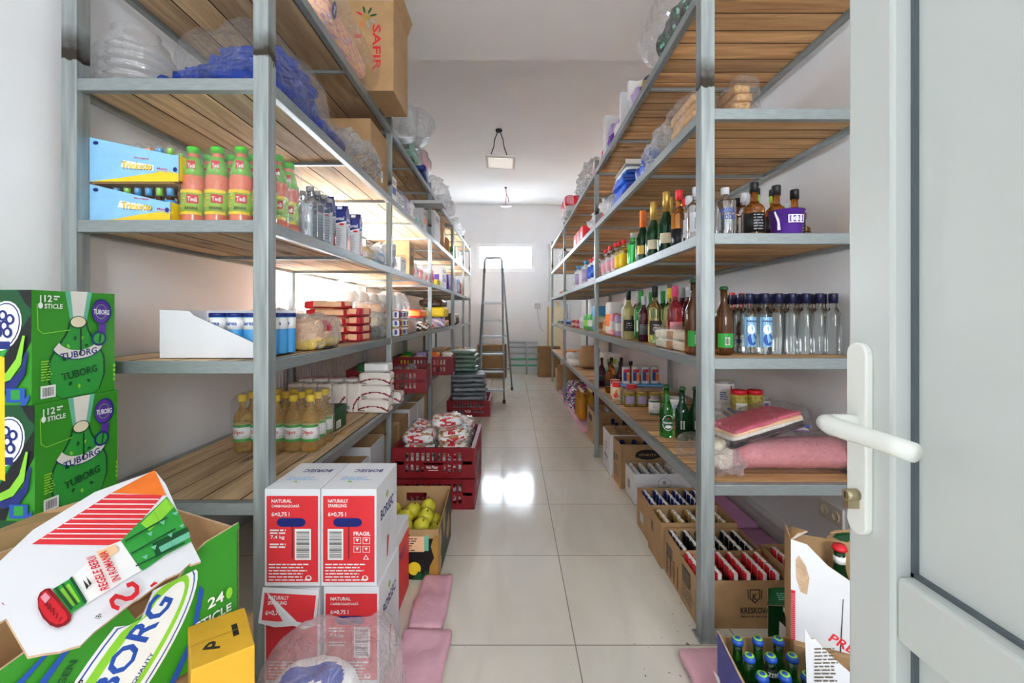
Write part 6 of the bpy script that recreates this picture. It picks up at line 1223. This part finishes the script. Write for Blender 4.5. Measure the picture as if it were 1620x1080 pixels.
KF = [('p', [(.195, .150), (.235, .150), (.235, .115), (.215, .095), (.195, .115)], 'ink'), ('p', [(.199, .146), (.231, .146), (.231, .117), (.215, .101), (.199, .117)], 'kraft'), ('t', 'K', .206, .108, .026, 'ink', .018), ('p', [(.186, .15), (.19, .15), (.192, .11), (.188, .115)], 'ink'), ('p', [(.243, .15), (.239, .15), (.237, .11), (.241, .115)], 'ink'),
      ('t', 'KRESKOVA', .160, .058, .024, 'ink', .112), ('t', 'Băutură spirtoasă', .162, .042, .009, 'ink', .108)]
rowbox('brown open carton with a shield emblem by the front right post', .71, 1.70, .345, .185, .182, 'kraft', KF, [('r', .02, .10, .11, .16, 'ink')] + lt(0), 'fl_red', 6, 4, ('small red capped bottle in the shield emblem carton', 'flask_bottle', 'small red capped bottles in the shield emblem carton'))
rowbox('second brown open carton from the front right post, black capped bottles inside', .712, 1.892, .345, .19, .20, 'kraft', [], lt(1), 'fl_black', 6, 4, ('small black capped bottle in the second brown carton', 'flask_bottle', 'small black capped bottles in the second carton'), front_h=.195)
rowbox('third brown open carton with gold capped bottles', .70, 2.10, .36, .20, .215, 'kraft', [], [('r', .05, .12, .09, .17, 'ink_soft')], 'fl_gold', 5, 3, ('small gold capped bottle in the third carton', 'flask_bottle', 'small gold capped bottles in the third carton'), inset=.05)
rowbox('fourth open carton, brown, with navy capped bottles', .715, 2.315, .36, .24, .205, 'kraft', [], [('r', .06, .05, .12, .10, 'lightgrey')], 'fl_navy', 6, 4, ('small navy capped bottle in the fourth carton', 'flask_bottle', 'small navy capped bottles in the fourth carton'), inset=.04)
DF = [('p', [(.150, .15), (.19, .178), (.23, .15), (.23, .06), (.150, .06)], 'ink'), ('p', [(.1515, .149), (.19, .176), (.2285, .149), (.2285, .061), (.1515, .061)], 'carton_white'), ('e', .19, .142, .009, .009, 'ink'), ('e', .19, .142, .004, .004, 'carton_white'), ('t', 'DISCOVERY', .156, .095, .020, 'ink', .070), ('lines', .168, .082, .215, 1, .01, .004, 'ink')]
rowbox('low white open carton with silver capped bottles and a hexagon print', .765, 2.80, .36, .22, .195, 'carton_white', DF, [('r', .06, .06, .12, .12, 'grey')], 'fl_silver', 6, 4, ('small silver capped bottle in the low white carton', 'flask_bottle', 'small silver capped bottles in the low white carton'), inset=.035)
SF = [('e', .19, .235, .085, .035, 'ink'), ('r', .105, .215, .275, .235, 'ink'), ('t', 'SĂNIUȚA', .130, .222, .024, 'kraft', .12), ('r', .012, .015, .34, .018, 'ink_soft'), ('r', .012, .015, .015, .29, 'ink_soft')]
bottle('tall_navy', .030, .285, .012, .17, .22, 'glass_clear', 'navy', .04, None, cap_r=.015); bottle('tall_silver', .030, .285, .012, .17, .22, 'glass_clear', 'lightgrey', .04, None, cap_r=.015)
rowbox('tall brown open carton with a dark oval sign, behind the low white carton', .74, 3.06, .36, .21, .305, 'kraft', SF, [('r', .03, .15, .06, .2, 'ink'), ('r', .10, .17, .13, .21, 'ink'), ('lines', .03, .12, .18, 4, .02, .009, 'ink_soft')], 'tall_navy', 4, 2, ('navy capped bottle in the oval signed carton', 'vodka_bottle', 'navy capped bottles in the oval signed carton'), inset=.05)
rowbox('tall white open carton with a crest and cardboard grid inside', .725, 3.30, .36, .27, .305, 'carton_white', [], [('p', [(.11, .22), (.15, .22), (.15, .18), (.13, .16), (.11, .18)], 'ink'), ('p', [(.115, .215), (.145, .215), (.145, .183), (.13, .168), (.115, .183)], 'carton_white'), ('t', 'KRESKOVA', .06, .10, .025, 'ink', .13), ('lines', .08, .08, .18, 1, .02, .007, 'ink')], 'tall_silver', 4, 3, ('silver capped bottle in the crested white carton', 'vodka_bottle', 'silver capped bottles in the crested carton'), inset=.05)
m = MB()
for i in range(3): m.box(.725 + .09 * (i + 1) - .0015, .725 + .09 * (i + 1) + .0015, 3.31, 3.56, .18, .30, 'kraft')
for j in range(2): m.box(.73, 1.08, 3.30 + .09 * (j + 1) - .0015, 3.30 + .09 * (j + 1) + .0015, .18, .299, 'kraft')
tag(m.build('carton_divider'), 'brown cardboard grid dividing the crested white carton', 'divider')
rowbox('low brown open carton with navy caps behind the crested one', .80, 3.66, .34, .28, .235, 'kraft_dark', [], [], 'tall_navy', 3, 2, ('navy capped bottle in the low brown carton', 'vodka_bottle', 'navy capped bottles beyond the crested carton'), inset=.07)
rowbox('brown open carton with a dark label standing beyond the second right post', .745, 4.10, .34, .34, .30, 'kraft', [], [('r', .08, .19, .27, .25, 'ink'), ('lines', .06, .16, .28, 4, .03, .012, 'ink_soft')], 'tall_silver', 3, 3, ('silver capped bottle beyond the second right post', 'vodka_bottle', 'silver capped bottles beyond the second right post'), inset=.08)
bottle('gold_pet', .045, .33, .014, .22, .28, 'golden_drink', 'cream', .03, None, cap_r=.018)
for a in range(6): put('gold_pet', 'drink_bottle', .77 + (a % 2) * .10, 4.92 + (a // 2) * .12, .04, 'large golden drink bottle on the pink foam, %s' % ('front aisle side', 'front wall side', 'middle aisle side', 'middle wall side', 'rear aisle side', 'rear wall side')[a], 'bottle', 'golden drink bottles on the foam')
for a in range(14):
    soft('detergent_bag', 'blue and purple refill bag in the heap under the far right shelf, %s' % ('first', 'second', 'third', 'fourth', 'fifth', 'sixth', 'seventh', 'eighth', 'ninth', 'tenth', 'eleventh', 'twelfth', 'thirteenth', 'last')[a], 'bag', 'coloured refill bags', .80 + (a % 2) * .16, 5.45 + (a // 4) * .30 + (a % 2) * .02, .035 + ((a // 2) % 2) * .13, .20, .24, .13, ('navy', 'purple', 'blue', 'white')[a % 4], lambda fc, u, v, a=a: ('white', 'hotpink', 'blue', 'navy', 'purple', 'green', 'lilac')[int(abs(noise.noise(Vector((u * 5 + a * 3, v * 5, a))) * 15)) % 7], r=.9, amp=.012, seed=a)
carton('open_carton', 'brown carton under the far end of the right rack, behind the coloured bags', 'carton', None, .87, 7.05, 0, .36, .3, .34, 'kraft', flaps=[('F', .1, 60)])
soft('paper_bag', 'brown paper bag on the lowest right shelf near the far end', 'bag', None, .90, 5.2, r1, .22, .22, .26, 'kraft', r=.6, amp=.012, seed=4)
closed('packaged_goods', 'green and white patterned box on the lowest right shelf past the second post', 'box', None, .95, 4.35, r1, .16, .2, .25, 'white', [('F', [('r', .02, .05, .14, .12, 'mint'), ('r', .03, .15, .12, .2, 'lime')]), ('L', [('r', .02, .05, .18, .12, 'mint')])]); soft('paper_bag', 'white folded paper on the lowest right shelf past the second post', 'paper', None, .82, 5.6, r1, .24, .4, .05, 'white', r=.6, seed=5)
for a, (x, y, z) in enumerate(((.83, 6.1, .0), (.85, 6.6, .0))): soft('packet', '%s brown and white pack on the lowest right shelf past the third post' % ('nearer', 'farther')[a], 'packet', None, x, y, r1, .2, .3, .1, ('white', 'bread')[a], r=.7, amp=.01, seed=a)
# pink foam under the row
for n, (x0, x1, y0, y1, z, lb) in enumerate(((1.085, 1.325, 1.75, 2.38, .062, 'pink foam slab on the floor along the right wall, near one'), (1.10, 1.325, 2.39, 3.1, .075, 'pink foam slab along the right wall behind the low white carton'), (.70, 1.32, 4.50, 5.68, .035, 'pink foam slab under the golden drink bottles'), (.70, 1.32, 5.70, 6.85, .033, 'pink foam slab under the coloured refill bags'))):
    tag(MB().puff(x1 - x0, y1 - y0, z, 'foam_purple' if n < 2 else 'foam', .3, 12, .002, 9, n).build('foam_slab', None, ((x0 + x1) / 2, (y0 + y1) / 2, 0)), lb, 'foam slab')
# --- near right: green beer crate, white cartons, flaps
bottle('zero', .030, .240, .013, .12, .19, 'glass_green', 'blue', .018, None, crown='lime', cap_r=.0145); bottle('zero_l', .030, .240, .013, .12, .19, 'glass_green', 'blue', .018, None, crown='lime', cap_r=.0145)
KIT['zero_l'].append(('neck_label', (lambda m: art(m, curved(cylmap(.0175)), [('t', 'ZERO', -.016, .192, .012, 'white', .034)], .0012).mesh())(MB().lathe([(.0178, .186), (.0160, .208)], 'black', 16)), None))
carton('open_carton', 'purple blue open carton of green bottles at the bottom right', 'carton', None, .752, 1.18, 0, .25, .36, .215, 'kraft', front_h=.18, flaps=())
m = MB()
m.slab([(.6255, 1.36, .0), (.6255, 1.36, .232), (.612, 1.22, .226), (.606, 1.06, .21), (.6255, 1.0, .18), (.6255, 1.0, .0)][::-1], .004, 'purple_blue', 'kraft', 'kraft_torn')
art(m, planemap((.6045, 1.36, 0), (0, -1, 0), (0, 0, 1)), [('p', [(.02, .13), (.06, .14), (.09, .11), (.05, .12)], 'white'), ('p', [(.03, .09), (.07, .11), (.12, .06), (.06, .085)], 'cream')], .002)
tag(m.build('cardboard_flap'), 'purple blue printed side flap of the bottom right carton', 'cardboard')
for i in range(4):
    for j in range(5):
        put('zero_l' if (i, j) == (1, 3) else 'zero', 'beer_bottle', .662 + i * .0600, 1.05 + j * .065, .0055, ('green bottle with a black ZERO neck label in the bottom right carton' if (i, j) == (1, 3) else 'green bottle with lime crown cap, %s row from the back, %s from the flap' % (('fifth', 'fourth', 'third', 'second', 'first')[j], ('first', 'second', 'third', 'fourth')[i])), 'bottle', None if (i, j) == (1, 3) else 'green crown capped bottles')
# white cartons at the door edge
def white_cartons():
    rz = R(-24); e = empty('open_carton', (X_(1282, 1.25) + .13, 1.30, .25), rz, 'tall white open carton with a red capped bottle at the door edge', 'carton'); w_, d, h, t = .28, .12, .292, .004
    hw, hd = w_ / 2, d / 2; m = MB()
    m.slab([(-hw, -hd, 0), (hw, -hd, 0), (hw, -hd, .17), (0, -hd, .205), (-.05, -hd, .235), (-.10, -hd, .285), (-hw, -hd, h)], t, 'carton_white', 'kraft', 'kraft_torn')
    m.box(-hw, hw, hd - t, hd, 0, h - .03, 'kraft'); m.box(-hw, -hw + t, -hd + t, hd - t, 0, h - .005, 'kraft'); m.box(hw - t, hw, -hd + t, hd - t, 0, .2, 'kraft'); m.box(-hw, hw, -hd + t, hd - t, 0, .004, 'kraft')
    art(m, FR(-hw, -hd), [('p', [(.012, .235), (.020, .25), (.036, .225), (.046, .19), (.04, .14), (.024, .145), (.014, .18)], 'kraft_torn'), ('r', .0, .0, .011, .145, 'red'), ('p', [(.118, 0), (.121, 0), (.127, .15), (.1255, .15)], 'ink')] + [('r', .0, .004 + q * .006, .011, .006 + q * .006, 'pink') for q in range(23)])
    m.build('box_body', e)
    MB().slab([(-hw, hd, h - .03), (-hw, -hd, h), (-hw + .02, -hd + .02, h + .012), (-hw + .05, .0, h + .008), (-hw + .02, hd, h - .01)], .003, 'kraft', 'carton_white', 'kraft_torn').build('flap', e)
    bottle('redcrown', .031, .262, .0145, .13, .21, 'glass_green_dark', 'red', .018, None, crown='red', cap_r=.0175, neck=(.212, .232, 'white'))
    put('redcrown', 'beer_bottle', X_(1328, 1.315), 1.315, .256, 'dark green bottle with a red crown cap in the tall white carton', 'bottle')
    closed('cardboard_box', 'brown box carrying the tall white carton', 'box', None, X_(1282, 1.25) + .13, 1.30, 0, .27, .155, .248, 'kraft', rz=rz)
    P = lambda px, py, D: (X_(px, D), D, Z_(py, D))
    m = MB(); m.slab([P(1277, 1100, 1.14), P(1400, 1130, 1.07), P(1400, 1092, 1.07), P(1345, 1064, 1.10), P(1318, 1040, 1.115), P(1300, 1022, 1.125), P(1290, 1010, 1.13), P(1284, 1011, 1.133), P(1273, 992, 1.14)], .004, 'carton_white', 'kraft', 'kraft_torn')
    A, B = Vector(P(1273, 1080, 1.14)), Vector(P(1400, 1080, 1.07)); f = planemap(A, B - A, Vector((0, 0, 1))); art(m, f, [('t', 'PREMIUM', .052, .108, .020, 'red', .165, -36), ('lines', .022, .085, .075, 11, .009, .0035, 'ink_soft')])
    m.box(.92, 1.20, 1.10, 1.16, 0, .25, 'carton_white')
    tag(m.build('premium_carton'), 'white torn carton panel with slanting red lettering at the bottom of the door', 'carton')
    m = MB(); m.slab([P(1254, 955, 1.60), P(1400, 955, 1.60), P(1400, 850, 1.60), P(1254, 853, 1.60)], .004, 'kraft', 'kraft', 'kraft_torn')
    m.slab([P(1246, 934, 1.56), P(1282, 990, 1.50), P(1330, 985, 1.52), P(1330, 930, 1.585), P(1262, 908, 1.59)], .003, 'kraft_dark', 'kraft', 'kraft_torn'); m.box(1.02, 1.30, 1.604, 1.608, 0, .20, 'kraft')
    tag(m.build('torn_carton'), 'torn brown carton wall standing behind the tall white carton', 'cardboard')
    m = MB(); m.slab([P(1307, 850, 1.50), P(1345, 868, 1.46), P(1400, 860, 1.46), P(1400, 836, 1.48), P(1320, 838, 1.52)], .003, 'kraft', 'dark_green', 'kraft_torn'); m.slab([P(1312, 842, 1.50), P(1360, 835, 1.52), P(1360, 838, 1.515), P(1313, 845, 1.495)], .003, 'dark_green', 'kraft'); m.box(X_(1330, 1.5), 1.25, 1.505, 1.509, .25, .46, 'kraft')
    tag(m.build('torn_flap'), 'curled green and brown cardboard flap above the tall white carton', 'cardboard')
white_cartons()
rowbox('second open brown carton of red caps beside the shield emblem carton', 1.075, 1.72, .24, .22, .20, 'kraft', [], [], 'fl_red', 3, 4, ('small red capped bottle in the carton nearest the wall', 'flask_bottle', 'small red capped bottles nearest the wall'), inset=.045)
def sleeve():
    e = empty('beer_sleeve', (.985, 1.55, 0), 0, 'dark green cardboard bottle carrier in front of the shield emblem carton', 'carton'); m = MB()
    m.slab([(-.09, -.04, 0), (.09, -.04, 0), (.09, -.04, .20), (.02, -.04, .21), (-.045, -.045, .12), (-.06, -.04, .02), (-.09, -.04, .02)][::1], .003, 'dark_green', 'kraft', 'kraft_torn')
    m.slab([(-.075, .035, .0), (.09, .035, .0), (.09, .035, .225), (-.075, .035, .225)], .003, 'dark_green', 'kraft'); m.slab([(-.12, -.035, .212), (.04, -.04, .205), (.06, .035, .228), (-.06, .035, .228)], .003, 'dark_green', 'kraft')
    art(m, planemap((-.12, -.035, .2125), (1, 0, 0), (.3, 1, .2)), [('lines', .045, .045, .13, 4, .009, .004, 'mint')], .0015)
    m.slab([(-.085, -.042, .0), (-.045, -.043, .0), (-.04, -.043, .09), (-.06, -.043, .14), (-.08, -.042, .16)], .003, 'carton_white', 'kraft')
    m.build('sleeve_body', e)
    for a in range(3): put('redcrown', 'beer_bottle', .955 + a * .05, 1.547, .0, 'dark green bottle in the green carrier, %s from the aisle' % ('first', 'second', 'third')[a], 'bottle', 'dark bottles in the green carrier', sc_=(.8, .8, .78))
sleeve()
# --- wall socket
e = empty('wall_socket', (WR, 1.935, .337), 0, 'beige double wall socket low on the right wall', 'socket')
spl = MB().box(-.010, -.0005, -.075, .075, -.042, .042, 'offwhite').build('socket_plate', e, bevel=.004)
for s in (-1, 1):
    o = MB().lathe([(.021, 0), (.021, .003), (.018, .003), (.017, -.004), (0, -.004)], 'cream', 20).build('outlet', spl, (-.0105, s * .036, 0), rot=(0, R(-90), 0))
# ---------------------------------------------------------------- keep the goods clear of the rack posts and just on top of the boards
bpy.context.view_layer.update()
POSTS = [(X0, X0 + .05, y, y + .05) for X0 in (LX - .05, LB) for y in (1.456, 2.93, 4.38, 5.99, 6.07, 7.35, 8.45)] + [(X0, X0 + .05, y, y + .05) for X0 in (RX, RB - .05) for y in (1.632, 3.74, 6.05, 7.94)]
SKIP = ('storage_rack', 'door', 'window', 'wall', 'floor', 'ceiling', 'baseboard', 'ladder', 'camera', 'radiator', 'foam_slab', 'step', 'water_carton', 'rolled_towel')
kids = {}
for o in bpy.data.objects:
    if o.parent: kids.setdefault(o.parent.name, []).append(o)
def leaves(o):
    out = [o] if o.type == 'MESH' else []
    for k in kids.get(o.name, []): out += leaves(k)
    return out
for o in list(bpy.data.objects):
    if o.parent or o.type not in ('MESH', 'EMPTY') or o.name.startswith(SKIP) or 'category' not in o: continue
    P = [m.matrix_world @ Vector(c) for m in leaves(o) for c in m.bound_box]
    if not P: continue
    x0, x1 = min(p.x for p in P), max(p.x for p in P); y0, y1 = min(p.y for p in P), max(p.y for p in P); z0 = min(p.z for p in P)
    if (x1 < LB or x0 > RB or (x0 > LX + .04 and x1 < RX)): continue
    if x1 - x0 > .47 or y1 - y0 > 1.0: continue
    for a, b, c, d in POSTS:
        if x1 > a - .0015 and x0 < b + .0015 and y1 > c - .0015 and y0 < d + .0015:
            opts = [(c - y1 - .002, 1), (d - y0 + .002, 1)]
            dx = (a - x1 - .002) if a in (LX - .05, RB - .05) else (b - x0 + .002)
            opts.append((dx * 1.0, 0)); s_, ax = min(opts, key=lambda q: abs(q[0]))
            if abs(s_) > .2: continue
            if ax: o.location.y += s_; y0 += s_; y1 += s_
            else: o.location.x += s_; x0 += s_; x1 += s_
    for lz in (LLV if o.location.x < 0 else RLV):
        if abs(z0 - lz) < .0015: o.location.z += .0012
bpy.context.view_layer.update()
